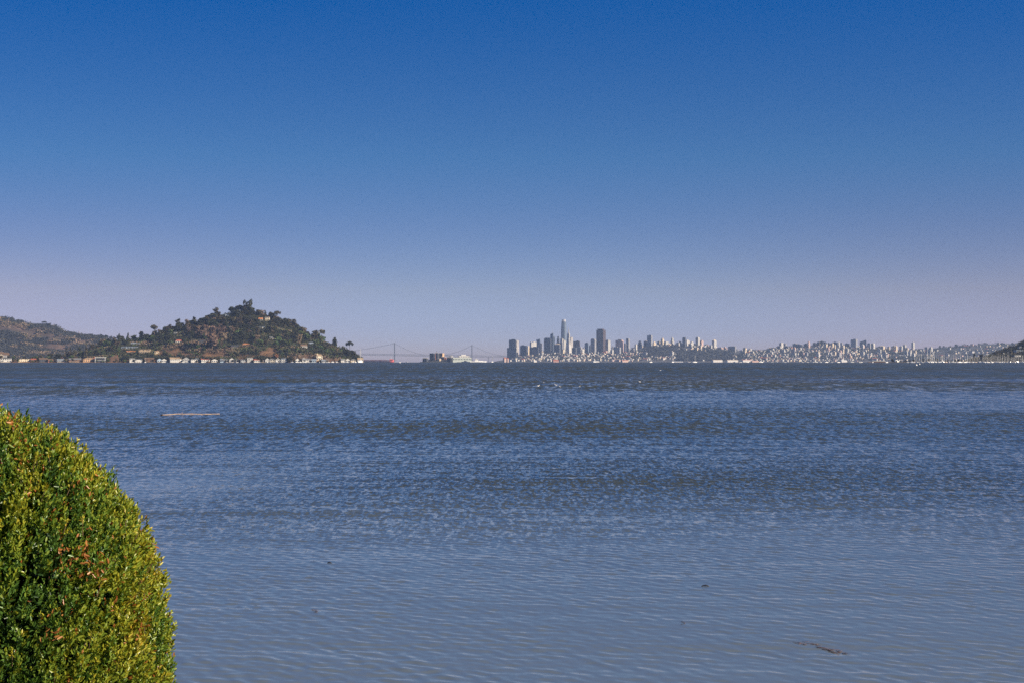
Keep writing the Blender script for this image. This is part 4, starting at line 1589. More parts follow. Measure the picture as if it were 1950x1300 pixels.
# headland trees
for i in range(60):
    px = 1842 + (2030 - 1842) * (i + rng.random()) / 60
    top = lerp_prof(HEAD.prof, px)
    if i < 16:
        px = 1845 + i * 2.6
        base, hgt = 687, rng.uniform(8, 14)
    else:
        base, hgt = rng.uniform(top, min(top + 18, 687)), rng.uniform(6, 11)
    if not tree_ok(px, base, hgt, hgt):
        continue
    p = HEAD.hit(px, base)
    s = p.y / F
    tree(rng.choice(['round', 'round', 'tall']), rng.choice(['dark', 'dark', 'olive']), p, hgt * s, hgt * s * 1.15,
         'dark tree on the flat shore behind the marina masts' if i < 16 else 'dark tree on the slope of the right headland', 'shore trees behind the marina' if i < 16 else 'trees on the right headland')
sp_tree('round', 'dark', 1950, 646, 668, 15, 'large dark tree at the right edge on top of the headland', HEAD)
sp_tree('round', 'dark', 1855, 671.5, 686, 6, 'pointed dark tree rising over the masts in the left marina', HEAD, None, 1)
# ------------------------------------------------------------------ the city across the bay
CITY = Hill([(925, 690), (940, 688), (962, 684.5), (980, 680), (1000, 673.5), (1030, 669), (1060, 668), (1100, 669), (1150, 670), (1190, 668), (1215, 663), (1245, 659), (1290, 657),
             (1330, 656), (1360, 661), (1400, 666), (1440, 668), (1465, 666), (1490, 661), (1520, 661), (1545, 658), (1560, 656), (1600, 659), (1650, 660), (1690, 664),
             (1720, 666), (1750, 665), (1790, 662), (1830, 658.5), (1870, 655.5), (1910, 654.5), (1950, 654), (2100, 652)], 11000, 12600, 14400, 0.9, 0.12, 15, 2.0)
CITY.build('city_hill', soil('city_streets', [(0.3, (0.05, 0.055, 0.055)), (0.5, (0.09, 0.088, 0.085)), (0.7, (0.17, 0.155, 0.14))], 0.008, 0.03, 700),
           'hazy blue hills crowded with the distant city', 920, 2110, 260, 50)
PHI = R_(36)
WIN = (0.05, 0.06, 0.08)
FC = {
    'dark': facade('dark_curtain_wall', (0.09, 0.095, 0.11), (0.035, 0.045, 0.06), 4.0, 4.5, 0.55),
    'glass': facade('blue_glass_wall', (0.16, 0.20, 0.25), (0.08, 0.11, 0.15), 8.0, 6.0, 0.6),
    'grey': facade('grey_stone_wall', (0.36, 0.35, 0.35), WIN, 3.8, 4.0, 0.5),
    'pale': facade('pale_concrete_wall', (0.62, 0.58, 0.52), WIN, 3.6, 4.2, 0.42),
    'white': facade('white_concrete_wall', (0.50, 0.475, 0.43), WIN, 3.6, 5.0, 0.35),
    'brown': facade('brown_granite_wall', (0.085, 0.058, 0.055), (0.035, 0.032, 0.035), 4.0, 4.0, 0.5),
    'pink': facade('pink_stone_wall', (0.60, 0.42, 0.36), WIN, 3.6, 4.4, 0.4),
    'cream': facade('cream_stucco_wall', (0.70, 0.57, 0.40), WIN, 3.4, 4.4, 0.35),
    'stripe': facade('ribbed_concrete_wall', (0.60, 0.55, 0.50), (0.09, 0.09, 0.1), 4, 14.0, 0.45, True),
}
ROOFM = plain('flat_gravel_roof', (0.30, 0.29, 0.28), 0.95, 0.15, 0.1)
SPIREM = plain('metal_mast', (0.40, 0.40, 0.42), 0.5, 0.1, 0.2)
WHITEM = plain('white_painted_steel', (0.78, 0.77, 0.74), 0.5, 0.05, 0.2)


def frame_at(x0, xs, x1, D):
    """rotated footprint whose left face spans x0..xs and right face xs..x1 in the photo"""
    wl, wr_ = max(xs - x0, 0.6) / F * D, max(x1 - xs, 0.6) / F * D
    w, d = wl / math.cos(PHI), wr_ / math.sin(PHI)
    d = min(d, 3.2 * w + 20)
    u = Vector((math.cos(PHI), -math.sin(PHI), 0))
    v = Vector((math.sin(PHI), math.cos(PHI), 0))
    corner = Vector((PX(xs, D), D, 0))
    c = corner - u * (w / 2) + v * (d / 2)
    return c, w, d


def tower(x0, xs, x1, ytop, label, wall='grey', top='flat', D=12150, name='tower_block', cat='tower', group=None, ybase=None):
    c, w, d = frame_at(x0, xs, x1, D)
    px = to_px(c.x, c.y, 0)[0]
    gz = min(CITY.z(to_px(c.x + dx, c.y + dy, 0)[0], c.y + dy) for dx in (-w / 2, w / 2) for dy in (-d / 2, d / 2)) - 2
    gz = max(gz, drop(c.x, c.y) - 0.5)
    H = PZ(ytop, D) - gz
    t = thing(name, label, cat, (c.x, c.y, gz), -PHI, group)
    m = MB()
    mw = FC[wall]
    if top == 'step':        # narrower upper floors
        m.box((0, 0, 0), (w, d, H * 0.955))
        m.build('wall', mw, t)
        MB().box((-w * 0.04, 0, H * 0.955 + .01), (w * 0.72, d * 0.7, H * 0.045)).build('upper_storeys', mw, t)
    elif top == 'slant':
        z1, z0 = H, H * 0.94
        m.add([(-w / 2, -d / 2, 0), (w / 2, -d / 2, 0), (w / 2, d / 2, 0), (-w / 2, d / 2, 0), (-w / 2, -d / 2, z0), (w / 2, -d / 2, z1), (w / 2, d / 2, z1), (-w / 2, d / 2, z0)],
              [(3, 2, 1, 0), (4, 5, 6, 7), (0, 1, 5, 4), (1, 2, 6, 5), (2, 3, 7, 6), (3, 0, 4, 7)])
        m.build('wall', mw, t)
    elif top == 'round':     # barrel top
        k = 9
        pts = [(-w / 2, 0), (w / 2, 0)]
        hb = H - w * 0.34
        arc = [(w / 2 * math.cos(math.pi * i / k), hb + w * 0.34 * math.sin(math.pi * i / k)) for i in range(k + 1)]
        ring = [(-w / 2, 0), (w / 2, 0)] + arc
        n = len(ring)
        vs = [(x, -d / 2, z) for x, z in ring] + [(x, d / 2, z) for x, z in ring]
        m.add(vs, [tuple(range(n)), tuple(reversed(range(n, 2 * n)))] + [((i + 1) % n, i, i + n, (i + 1) % n + n) for i in range(n)])
        m.build('wall', mw, t)
    elif top == 'peak':
        m.box((0, 0, 0), (w, d, H * 0.88))
        m.build('wall', mw, t)
        MB().hip((0, 0, H * 0.88 + .01), (w, d, H * 0.12), 0, 0.3, 0, 0.15).build('roof', FC['cream'] if wall != 'pink' else FC['pink'], t)
    elif top == 'setback':
        m.box((0, 0, 0), (w, d, H * 0.62))
        m.build('wall', mw, t)
        s1 = MB().box((0, 0, H * 0.62 + .01), (w * 0.72, d * 0.72, H * 0.24)).build('upper_storeys', mw, t)
        MB().box((0, 0, H * 0.86 + .02), (w * 0.42, d * 0.42, H * 0.14)).build('turret', mw, s1)
    else:
        m.box((0, 0, 0), (w, d, H))
        m.build('wall', mw, t)
    if top in ('flat', 'spire'):
        MB().box((0, 0, H + .01), (w * 0.98, d * 0.98, 0.8)).build('roof', ROOFM, t)
        MB().box((w * rng.uniform(-.15, .15), 0, H + 0.82), (w * rng.uniform(.3, .55), d * 0.4, 4.0)).build('penthouse', mw, t)
    if top == 'spire':
        MB().tube([(0, 0, H + 0.8), (0, 0, H + 22), (0, 0, H + 42)], [1.4, 1.0, 0.5], 6).build('spire', SPIREM, t)
    return t


TW = [
    # eastern waterfront pair and the blocks around it
    (969, 982, 983, 647, 'tall dark slab tower at the left end of the skyline', 'dark', 'flat'),
    (982.5, 984, 988, 648.5, 'tall ribbed tan slab joined to the leftmost dark slab', 'stripe', 'flat'),
    (965.5, 983, 984, 662, 'lower dark wing in front of the leftmost dark slab', 'dark', 'flat'),
    (990.5, 1003, 1004, 658, 'wide dark flat block right of the leftmost slabs', 'dark', 'flat'),
    (1004.5, 1006, 1008, 659, 'small cream block between the wide dark block and the white one', 'cream', 'flat'),
    (1009, 1012, 1014.5, 652, 'slim block with a bright right side left of the white banded block', 'pale', 'flat'),
    (1013, 1015, 1022, 651.5, 'white banded block with a low wing left of the slanted roof tower', 'white', 'flat'),
    (1008, 1025, 1026, 661, 'broad dark podium building below the white banded block', 'dark', 'flat'),
    (1021.5, 1028, 1029, 645, 'dark tower with a slanted roof near the left of downtown', 'glass', 'slant'),
    (1025, 1032, 1033, 653.5, 'grey block in front of the lower slanted roof tower', 'grey', 'flat'),
    (1036, 1048.5, 1050, 643, 'broad dark slab with cut corners left of the needle topped tower', 'dark', 'step'),
    (1048, 1053, 1054, 634, 'slim glass tower with a slanted top and a needle', 'glass', 'slant'),
    (1050.5, 1056, 1057, 641.5, 'dark glass tower just right of the needle topped one', 'glass', 'flat'),
    (1059.5, 1064.5, 1066.5, 640, 'stepped dark tower left of the tallest skyscraper', 'dark', 'setback'),
    (1067, 1071, 1073, 645, 'pale topped tower at the left foot of the tallest skyscraper', 'pale', 'flat'),
    (1055, 1065, 1068, 653.5, 'wide dark block with a bright right edge below the stepped tower', 'dark', 'peak'),
    (1066, 1071, 1073, 652, 'grey tower in front of the pale topped one', 'grey', 'flat'),
    (1072.5, 1074, 1078, 648.5, 'white slab between the tallest skyscraper and the pyramid', 'white', 'flat'),
    (1085, 1087.5, 1091.5, 642.5, 'tan ribbed tower just right of the pyramid', 'stripe', 'flat'),
    (1092, 1103.5, 1104.5, 649.5, 'wide brown block right of the pyramid', 'brown', 'flat'),
    (1089.5, 1096, 1099, 662, 'dark block with a white roof below the wide brown block', 'dark', 'flat'),
    (1099, 1106, 1109, 661, 'dark block with white bays below the right of the brown block', 'grey', 'flat'),
    (1106, 1109, 1113.5, 665, 'pale block with a sunlit face between the brown and the teal towers', 'pale', 'flat'),
    (1113.5, 1120, 1121.5, 653, 'flat topped teal tower standing alone left of the round topped one', 'glass', 'flat'),
    (1122, 1124.5, 1125.5, 658, 'small dark block left of the round topped tower', 'dark', 'flat'),
    (1125, 1132.5, 1135.8, 644.5, 'round topped tower with a bright white right side', 'grey', 'round'),
    (1136, 1148.5, 1154, 626, 'massive dark brown tower with a stepped top, darkest on the skyline', 'brown', 'step'),
    (1151, 1158, 1163, 648, 'pale slab tower with a white right side overlapping the massive brown tower', 'white', 'flat'),
    (1164, 1167, 1168.5, 658, 'small grey block between the pale slab and the pink edged tower', 'grey', 'setback'),
    (1172.5, 1184, 1188, 647.5, 'wide purple grey tower with a pink right side', 'pink', 'flat'),
    (1165, 1180, 1183, 661.5, 'low dark block with a bright right face below the pink edged tower', 'grey', 'flat'),
    (1188.5, 1191.5, 1192.5, 654, 'thin grey block left of the arch topped tower', 'grey', 'flat'),
    (1192.3, 1197, 1199.8, 644, 'slim arch topped tower with a pale right side', 'grey', 'round'),
    (1208.5, 1211, 1214, 656, 'small block with a white side at the left foot of the hilltop cluster', 'pale', 'flat'),
    (1214, 1221.5, 1224, 648.5, 'stepped stone tower at the left of the hilltop cluster', 'grey', 'setback'),
    (1226, 1232, 1233, 648, 'dark block with a pinnacle left of the tallest hilltop tower', 'dark', 'peak'),
    (1232.5, 1240, 1243, 639, 'tallest tower of the hilltop cluster with a pale right side', 'grey', 'flat'),
    (1242.5, 1245, 1250.5, 650, 'cream tower with stepped sunlit face right of the tallest hilltop one', 'cream', 'setback'),
    (1249, 1251.5, 1256, 657.5, 'short white sided block in the gap of the hilltop cluster', 'white', 'flat'),
    (1257.5, 1262, 1266.3, 643.5, 'stone tower with a sunlit orange crown mid hilltop', 'cream', 'setback'),
    (1265.5, 1268, 1274, 650, 'cream tower with an L shaped roofline right of the orange crowned one', 'white', 'step'),
    (1270, 1275.5, 1279.3, 655, 'slim dark tower with an orange right face', 'cream', 'flat'),
    (1277, 1280.5, 1284.5, 642, 'white pinnacled tower at the right of the hilltop cluster', 'white', 'setback'),
    (1291, 1298, 1300, 649.5, 'low dark block left of the dark domed tower', 'dark', 'setback'),
    (1299.7, 1304.5, 1306.8, 642, 'dark domed tower on the second hilltop', 'dark', 'round'),
    (1305.5, 1308, 1314, 648, 'pale grey block right of the dark domed tower', 'pale', 'flat'),
    (1314.5, 1317, 1321.5, 651, 'small white faced block right of the pale grey block', 'white', 'flat'),
    (1325, 1329.5, 1333.8, 642.7, 'tall white edged apartment tower on the second hilltop', 'white', 'flat'),
    (1333, 1336, 1340.3, 648.5, 'pink faced tower touching the tall white edged one', 'pink', 'flat'),
    (1356, 1360, 1365.4, 646, 'lone white tower with a small peaked top right of the second hilltop', 'white', 'peak'),
    (1365, 1374, 1378.5, 662, 'brick block with a pink right face below the lone white tower', 'pink', 'flat'),
    (1387.5, 1400, 1402.5, 659, 'wide dark trapezoid roofed block alone on the saddle', 'grey', 'step'),
    (1484, 1488, 1493, 653, 'pale tower with a dark left side at the start of the western heights', 'pale', 'flat'),
    (1492.5, 1500, 1502.5, 660, 'low dark block right of the first western tower', 'dark', 'flat'),
    (1505.5, 1507, 1510, 662.5, 'small pink faced block before the long dark slab', 'pink', 'flat'),
    (1512, 1526.5, 1529.5, 656.2, 'long dark slab with a white end on the western heights', 'dark', 'flat'),
    (1531, 1537, 1538, 654.8, 'dark block left of the pink faced tower on the western heights', 'dark', 'flat'),
    (1537, 1540, 1544, 649.3, 'narrow pink faced tower left of the dark wooded knoll', 'pink', 'setback'),
    (1586, 1594.5, 1597, 652, 'dark slab with roof huts right of the wooded knoll', 'dark', 'flat'),
    (1595.5, 1597, 1600.3, 651.7, 'bright white block right of the dark slab with roof huts', 'white', 'flat'),
    (1588, 1590, 1592, 657, 'tan block in front of the dark slab with roof huts', 'cream', 'flat'),
    (1600.5, 1603.5, 1606, 653, 'grey block right of the bright white block', 'grey', 'flat'),
    (1604, 1606, 1609.7, 658, 'tall cream faced block below the grey block', 'cream', 'flat'),
    (1609.5, 1617, 1619, 654.3, 'dark block with a pale end left of the large dark tower', 'dark', 'flat'),
    (1621, 1630, 1634.3, 646.6, 'large dark tower with a white right side, tallest of the western heights', 'grey', 'flat'),
    (1638, 1645, 1646, 650.5, 'dark lower half of a stepped pair on the western heights', 'dark', 'flat'),
    (1644.5, 1649.5, 1650.3, 648.4, 'dark taller half of a stepped pair on the western heights', 'dark', 'flat'),
    (1643, 1645, 1647.5, 657.5, 'pink faced block in front of the stepped pair', 'pink', 'flat'),
    (1652, 1657, 1659, 654, 'grey block with a pink base right of the stepped pair', 'grey', 'flat'),
    (1659, 1663.5, 1667.4, 653.3, 'pale arched block at the right end of the western heights', 'pale', 'round'),
    (1674.5, 1682, 1686.5, 657.8, 'gable shaped dark block with a sunlit right end', 'cream', 'peak'),
    (1698, 1703.5, 1707, 659.3, 'left one of twin low tan blocks on the ridge', 'cream', 'flat'),
    (1704, 1706.5, 1710.5, 659.3, 'right one of twin low tan blocks on the ridge', 'cream', 'flat'),
    (1736, 1739, 1743.3, 652.3, 'solitary tall white block on the western ridge', 'white', 'flat'),
]
for i, a in enumerate(TW):
    x0, xs, x1, yt, lab, wl, tp = a
    Dt = 12150 + (90 if yt < 650 else 0) + (i % 5) * 14
    if x0 < 1200 and yt > 655:
        Dt = 11950
    if x0 > 1200:
        Dt = 12350 + (i % 4) * 25 - (150 if yt > 655 else 0)
    tower(x0, xs, x1, yt, lab, wl, tp, Dt)

# the slim needle on the slanted glass tower stands on its high side
for o in list(COL.objects):
    if o.get('label', '').startswith('slim glass tower with a slanted top'):
        D = o.location.y
        hz_ = PZ(634, D) - o.location.z
        MB().tube([(6, 0, hz_ - 8), (6, 0, hz_ + 12), (6, 0, hz_ + 28)], [1.2, 0.9, 0.4], 6).build('spire', SPIREM, o)


# tallest skyscraper: rounded square plan swelling gently and narrowing to a lattice crown
def tallest():
    D = 12400
    s = D / F
    gz = CITY.z(1073.5, D) - 2
    t = thing('skyscraper', 'tallest glass skyscraper with a rounded tapering body and pale crown', 'skyscraper', (PX(1073.6, D), D, gz), -R_(20))
    H = PZ(608.2, D) - gz
    prof = [(5.5, 0.0), (5.45, 0.45), (5.25, 0.62), (4.95, 0.76), (4.5, 0.88), (4.2, 0.93)]
    crown = [(4.2, 0.931), (3.95, 0.965), (3.6, 1.0)]

    def ring(r, n=28):
        out = []
        for k in range(n):
            a = 2 * math.pi * k / n
            c, q = math.cos(a), math.sin(a)
            e = 0.55
            out.append((r * abs(c) ** e * (1 if c >= 0 else -1), r * abs(q) ** e * (1 if q >= 0 else -1)))
        return out

    def loft(pr):
        m = MB()
        n = 28
        vs = []
        for r, z in pr:
            vs += [(x * s * 0.9, y * s * 0.9, z * H) for x, y in ring(r)]
        fs = [(i * n + k, i * n + (k + 1) % n, (i + 1) * n + (k + 1) % n, (i + 1) * n + k) for i in range(len(pr) - 1) for k in range(n)]
        fs += [tuple(reversed(range(n))), tuple(range((len(pr) - 1) * n, len(pr) * n))]
        return m.add(vs, fs)
    loft(prof).build('wall', FC['glass'], t)
    loft(crown).build('crown_screen', plain('crown_lattice', (0.45, 0.44, 0.46), 0.35, 0.1, 0.1), t)


tallest()


def pyramid():
    D = 12100
    s = D / F
    cx_ = 1082.6
    gz = CITY.z(cx_, D) - 2
    H = PZ(622, D) - gz
    t = thing('pyramid_tower', 'slender pale pyramid skyscraper with a sharp spire', 'skyscraper', (PX(cx_, D), D, gz), -PHI)
    hb = PZ(673, D) - gz
    b = 5.0 * s
    m = MB()
    q = b * 0.19
    z1 = H * 0.80
    m.add([(-b, -b, 0), (b, -b, 0), (b, b, 0), (-b, b, 0), (-q, -q, z1), (q, -q, z1), (q, q, z1), (-q, q, z1)],
          [(3, 2, 1, 0), (4, 5, 6, 7), (0, 1, 5, 4), (1, 2, 6, 5), (2, 3, 7, 6), (3, 0, 4, 7)])
    m.build('wall', FC['pale'], t)
    sp = MB()
    sp.add([(-q, -q, z1 + .02), (q, -q, z1 + .02), (q, q, z1 + .02), (-q, q, z1 + .02), (0, 0, H)], [(3, 2, 1, 0), (0, 1, 4), (1, 2, 4), (2, 3, 4), (3, 0, 4)])
    sp.build('spire', plain('pale_spire', (0.42, 0.42, 0.44), 0.5, 0.05, 0.1), t)
    for sgn in (-1, 1):
        w = MB()
        zt = PZ(636, D) - gz
        zb = PZ(656, D) - gz
        rb = b * (1 - zb / (H * 0.995))
        w.add([(sgn * (rb - 2), -4, zb), (sgn * (rb + 1.5), -4, zb + 4), (sgn * (rb + 1.5), 4, zb + 4), (sgn * (rb - 2), 4, zb),
               (sgn * (rb * 0.3), -4, zt), (sgn * (rb * 0.8), -4, zt), (sgn * (rb * 0.8), 4, zt), (sgn * (rb * 0.3), 4, zt)],
              [(3, 2, 1, 0), (4, 5, 6, 7), (0, 1, 5, 4), (1, 2, 6, 5), (2, 3, 7, 6), (3, 0, 4, 7)])
        w.build('wing', FC['pale'], t)


pyramid()

# ---- the crowded slopes: houses and flats, each its own object
def house_mesh(kind, wc, rc):
    m = MB()
    wm, rm = FC[wc] if wc in FC else wallm(wc), plain('town_roof_' + rc, ROOFC[rc], 0.9, 0.1, 0.2)
    if kind == 'flat':
        m.box((0, 0, -6), (1 * 11, 12, 6 + 9))
        m.box((0, 0, 9.003), (11.4, 12.4, 0.5), 0, 1)
    elif kind == 'gable':
        m.box((0, 0, -6), (9, 13, 6 + 7.5))
        m.gable((0, 0, 7.503), (9, 13, 3.2), 0, 0.4, 1, 'y')
    elif kind == 'long':
        m.box((0, 0, -6), (20, 11, 6 + 8))
        m.hip((0, 0, 8.003), (20, 11, 3), 0, 0.4, 1)
    else:
        m.box((0, 0, -8), (14, 14, 8 + 19))
        m.box((0, 0, 19.003), (14.3, 14.3, 0.6), 0, 1)
        m.box((1, 0, 19.61), (5, 5, 2.6), 0, 0)
    return m.mesh('house', [wm, rm])


HP = [house_mesh(k, w, r) for k, w, r in (
    ('flat', 'white', 'grey'), ('flat', 'cream', 'white'), ('flat', 'pale', 'grey'), ('gable', 'white', 'red'), ('gable', 'white', 'brown'), ('gable', 'cream', 'grey'),
    ('long', 'white', 'red'), ('long', 'pale', 'tan'), ('flat', 'pink', 'grey'), ('gable', 'pale', 'dark'), ('flat', 'white', 'white'))]
FP = [house_mesh('block', w, r) for w, r in (('white', 'grey'), ('cream', 'grey'), ('pale', 'white'), ('grey', 'dark'), ('pink', 'tan'), ('white', 'tan'))]
WOODS = [(1292, 1392, 668, 690), (1230, 1290, 664, 678), (1395, 1412, 668, 684)]      # dark wooded slopes


def in_woods(x, y):
    return any(a < x < b and c < y < d for a, b, c, d in WOODS)


HZ = [
    (1120, 'small pale house on the crowded slope below the pyramid and tallest skyscraper', 'houses on the slope below downtown'),
    (1220, 'small pale house on the slope below the massive brown tower', 'houses below the massive brown tower'),
    (1350, 'small house on the slope under the hilltop tower cluster', 'houses under the hilltop tower cluster'),
    (1480, 'small pale house on the saddle behind the long pier sheds', 'houses on the saddle behind the pier sheds'),
    (1640, 'small house on the slope of the western heights', 'houses on the western heights'),
    (1790, 'small house on the wooded slope below the solitary white block', 'houses below the solitary white block'),
    (2100, 'small house scattered among trees on the far right city ridge', 'houses on the far right city ridge'),
]


def city_spot(lo, hi, ylim=688.0):
    while True:
        px = rng.uniform(lo, hi)
        top = lerp_prof(CITY.prof, px)
        if top > ylim - 2:
            continue
        py = rng.uniform(top + 0.6, ylim)
        if in_woods(px, py) and rng.random() < 0.9:
            continue
        if px > 1690 and rng.random() < 0.5:
            continue
        return px, py


n = 0
spots = []
while n < 295:
    px, py = city_spot(980, 1960)
    p = CITY.hit(px, py)
    h = inst('town_house', rng.choice(HP), None, tuple(p), -PHI + rng.choice([0, 0, 0, 0.2, -0.25, 1.57]))
    k = rng.uniform(0.95, 1.5)
    h.scale = (k * rng.uniform(0.9, 1.25), k, k * rng.uniform(0.85, 1.2))
    lab, gr = next((l, g) for lim, l, g in HZ if px < lim)
    tag(h, lab, 'house', gr)
    n += 1
BZ = [
    (1200, 'mid rise pale block rising from the downtown slope', 'mid rise blocks on the downtown slope'),
    (1350, 'mid rise block on the steep slope under the hilltop towers', 'mid rise blocks under the hilltop towers'),
    (1480, 'mid rise block on the saddle between the hilltops', 'mid rise blocks on the saddle'),
    (1700, 'mid rise apartment block crowding the western heights', 'mid rise blocks on the western heights'),
    (2100, 'mid rise block on the low ridge at the right', 'mid rise blocks on the right ridge'),
]
n = 0
while n < 150:
    lo, hi = rng.choice([(1000, 1210), (1205, 1350), (1340, 1480), (1460, 1700), (1460, 1700), (1500, 1700), (1690, 1800)])
    px, py = city_spot(lo, hi, 682)
    p = CITY.hit(px, py)
    h = inst('apartment_block', rng.choice(FP), None, tuple(p), -PHI + rng.uniform(-0.1, 0.1))
    k = rng.uniform(0.8, 1.35)
    h.scale = (k * rng.uniform(0.8, 1.5), k, k * rng.uniform(0.7, 1.5))
    lab, gr = next((l, g) for lim, l, g in BZ if px < lim)
    tag(h, lab, 'apartment block', gr)
    n += 1

# beyond those, the remaining roofs of the city read as one mass
m = MB()
cm_ = [FC['white'], FC['cream'], FC['pale'], FC['pink'], FC['grey'], ROOFM]
for i in range(2300):
    px, py = city_spot(970, 1960)
    p = CITY.hit(px, py)
    if vn1(p.x / 160 + 300, p.y / 110, 81) < (0.42 if px > 1200 else 0.3):
        continue
    w, d, h = rng.uniform(8, 17), rng.uniform(8, 14), rng.uniform(6, 11)
    rz = -PHI + rng.choice([0, 0, 0.2, -0.2])
    m.box((p.x, p.y, p.z - 6), (w, d, h + 6), rz, rng.choice([0, 0, 0, 1, 2, 2, 3, 4]))
    m.box((p.x, p.y, p.z + h + .01), (w + .3, d + .3, 0.4), rz, 5)
tag(m.build('distant_rooftops', cm_), 'mass of tiny pale rooftops filling the far city slopes', None, None, 'stuff')
scrub('city_greenery', CITY, 1500, 965, 1990, 686, 17.0, [CM['far'], CM['far'], CM['dark']], 'dark street trees and parks between the far rooftops', 71, False, 0.45)


def woods(x0, x1, y0, y1, n, seed, label):
    r = np.random.default_rng(seed)
    P = []
    for i in range(n):
        p = CITY.hit(r.uniform(x0, x1), r.uniform(max(y0, 0), y1))
        P.append(tuple(p))
    P = np.repeat(np.array(P), 20, 0) + r.normal(size=(n * 20, 3)) * np.array([11, 11, 6])
    P[:, 2] += 8
    co, f = leaf_cloud([(0, 0, 0, 0, 0)], len(P), 6.0, seed)
    co += np.repeat(P, 4, 0)
    o = bpy.data.objects.new('woods', np_mesh('woods', co, f, [CM['far']], False))
    COL.objects.link(o)
    tag(o, label, None, None, 'stuff')


woods(1292, 1392, 671, 687, 420, 72, 'dark wooded bluff above the far waterfront')
woods(1228, 1296, 661, 680, 260, 73, 'dark wooded slope beneath the hilltop towers')
# wooded knoll on the western heights: separate big crowns
for px, yt, yb, w in ((1551, 651.5, 662, 9), (1558, 650.5, 662, 9), (1565, 648.3, 662, 12), (1571, 650, 662, 9), (1578, 651.8, 661, 5)):
    sp_tree('round', 'far', px, yt, yb, w, 'large dark tree crowning the wooded knoll of the western heights', CITY, 'trees on the wooded knoll', 0, 'park_tree')
for px, yt, yb, w in ((1790, 657.5, 664, 6), (1797, 658, 664, 6), (1810, 658, 664, 5), (1821, 655, 663, 8), (1762, 660, 666, 5), (1775, 661, 667, 4), (1864, 653, 658, 5), (1928, 652, 658, 7), (1908, 652.5, 658, 6), (1899, 654, 659, 4)):
    sp_tree('round', 'far', px, yt, yb, w, 'dark tree poking above the far right city ridge', CITY, 'trees on the far right city ridge', 0, 'park_tree')


# ---- waterfront sheds
def shed(x0, x1, ytop, D, wc, rc, label, name='pier_shed', doors=5):
    s = D / F
    w, h = (x1 - x0) * s, (689.6 - ytop) * s
    cx_ = PX((x0 + x1) / 2, D)
    z0 = drop(cx_, D) + 0.3
    t = thing(name, label, 'shed', (cx_, D, z0), R_(20))
    MB().box((0, 0, -2), (w, 26, h * 0.8 + 2)).build('wall', wallm(wc), t)
    MB().gable((0, 0, h * 0.8 + .01), (w, 22, h * 0.2), 0, 0.8).build('roof', roofm(rc), t)
    dm = MB().box((0, 0, 0), (w / doors * 0.4, 0.3, h * 0.45)).mesh('door', plain('shed_door', (0.52, 0.44, 0.40), 0.8, 0.1, 0.2))
    for k in range(doors):
        inst('door', dm, t, (-w / 2 + w * (k + .5) / doors, -13.05, 0.3))
    return t


shed(1355.5, 1375, 684.2, 10800, 'white', 'tan', 'long white pier shed, leftmost of the four by the wooded bluff')
shed(1382.5, 1405, 684.4, 10780, 'white', 'tan', 'long white pier shed second from the wooded bluff')
shed(1412, 1431, 684, 10760, 'white', 'red', 'long white pier shed with a red roof, third from the wooded bluff')
shed(1430, 1444, 686.2, 10740, 'pink', 'red', 'low pink pier shed at the right end of the four')
shed(1183, 1195, 684.8, 10800, 'pink', 'red', 'red roofed waterfront shed below the pink edged tower')
shed(1052, 1063, 684.2, 10800, 'redbrown', 'red', 'rusty red waterfront shed below the tallest skyscraper')
shed(1015, 1021, 685.5, 10780, 'white', 'white', 'bright white waterfront shed below the slanted roof towers', doors=2)
shed(959, 963, 680, 10800, 'pink', 'red', 'left one of two tall pink quayside buildings at the city\'s left tip', 'quay_building', 2)
shed(965, 967.5, 680.8, 10800, 'pink', 'red', 'right one of two tall pink quayside buildings at the city\'s left tip', 'quay_building', 2)
shed(1128, 1140, 687, 10790, 'white', 'white', 'low white waterfront shed below the massive brown tower')
shed(1280, 1300, 687.2, 10790, 'grey', 'slate', 'low grey waterfront shed at the foot of the wooded bluff')
shed(1600, 1612, 685, 10800, 'white', 'white', 'long white waterfront hall below the western heights')
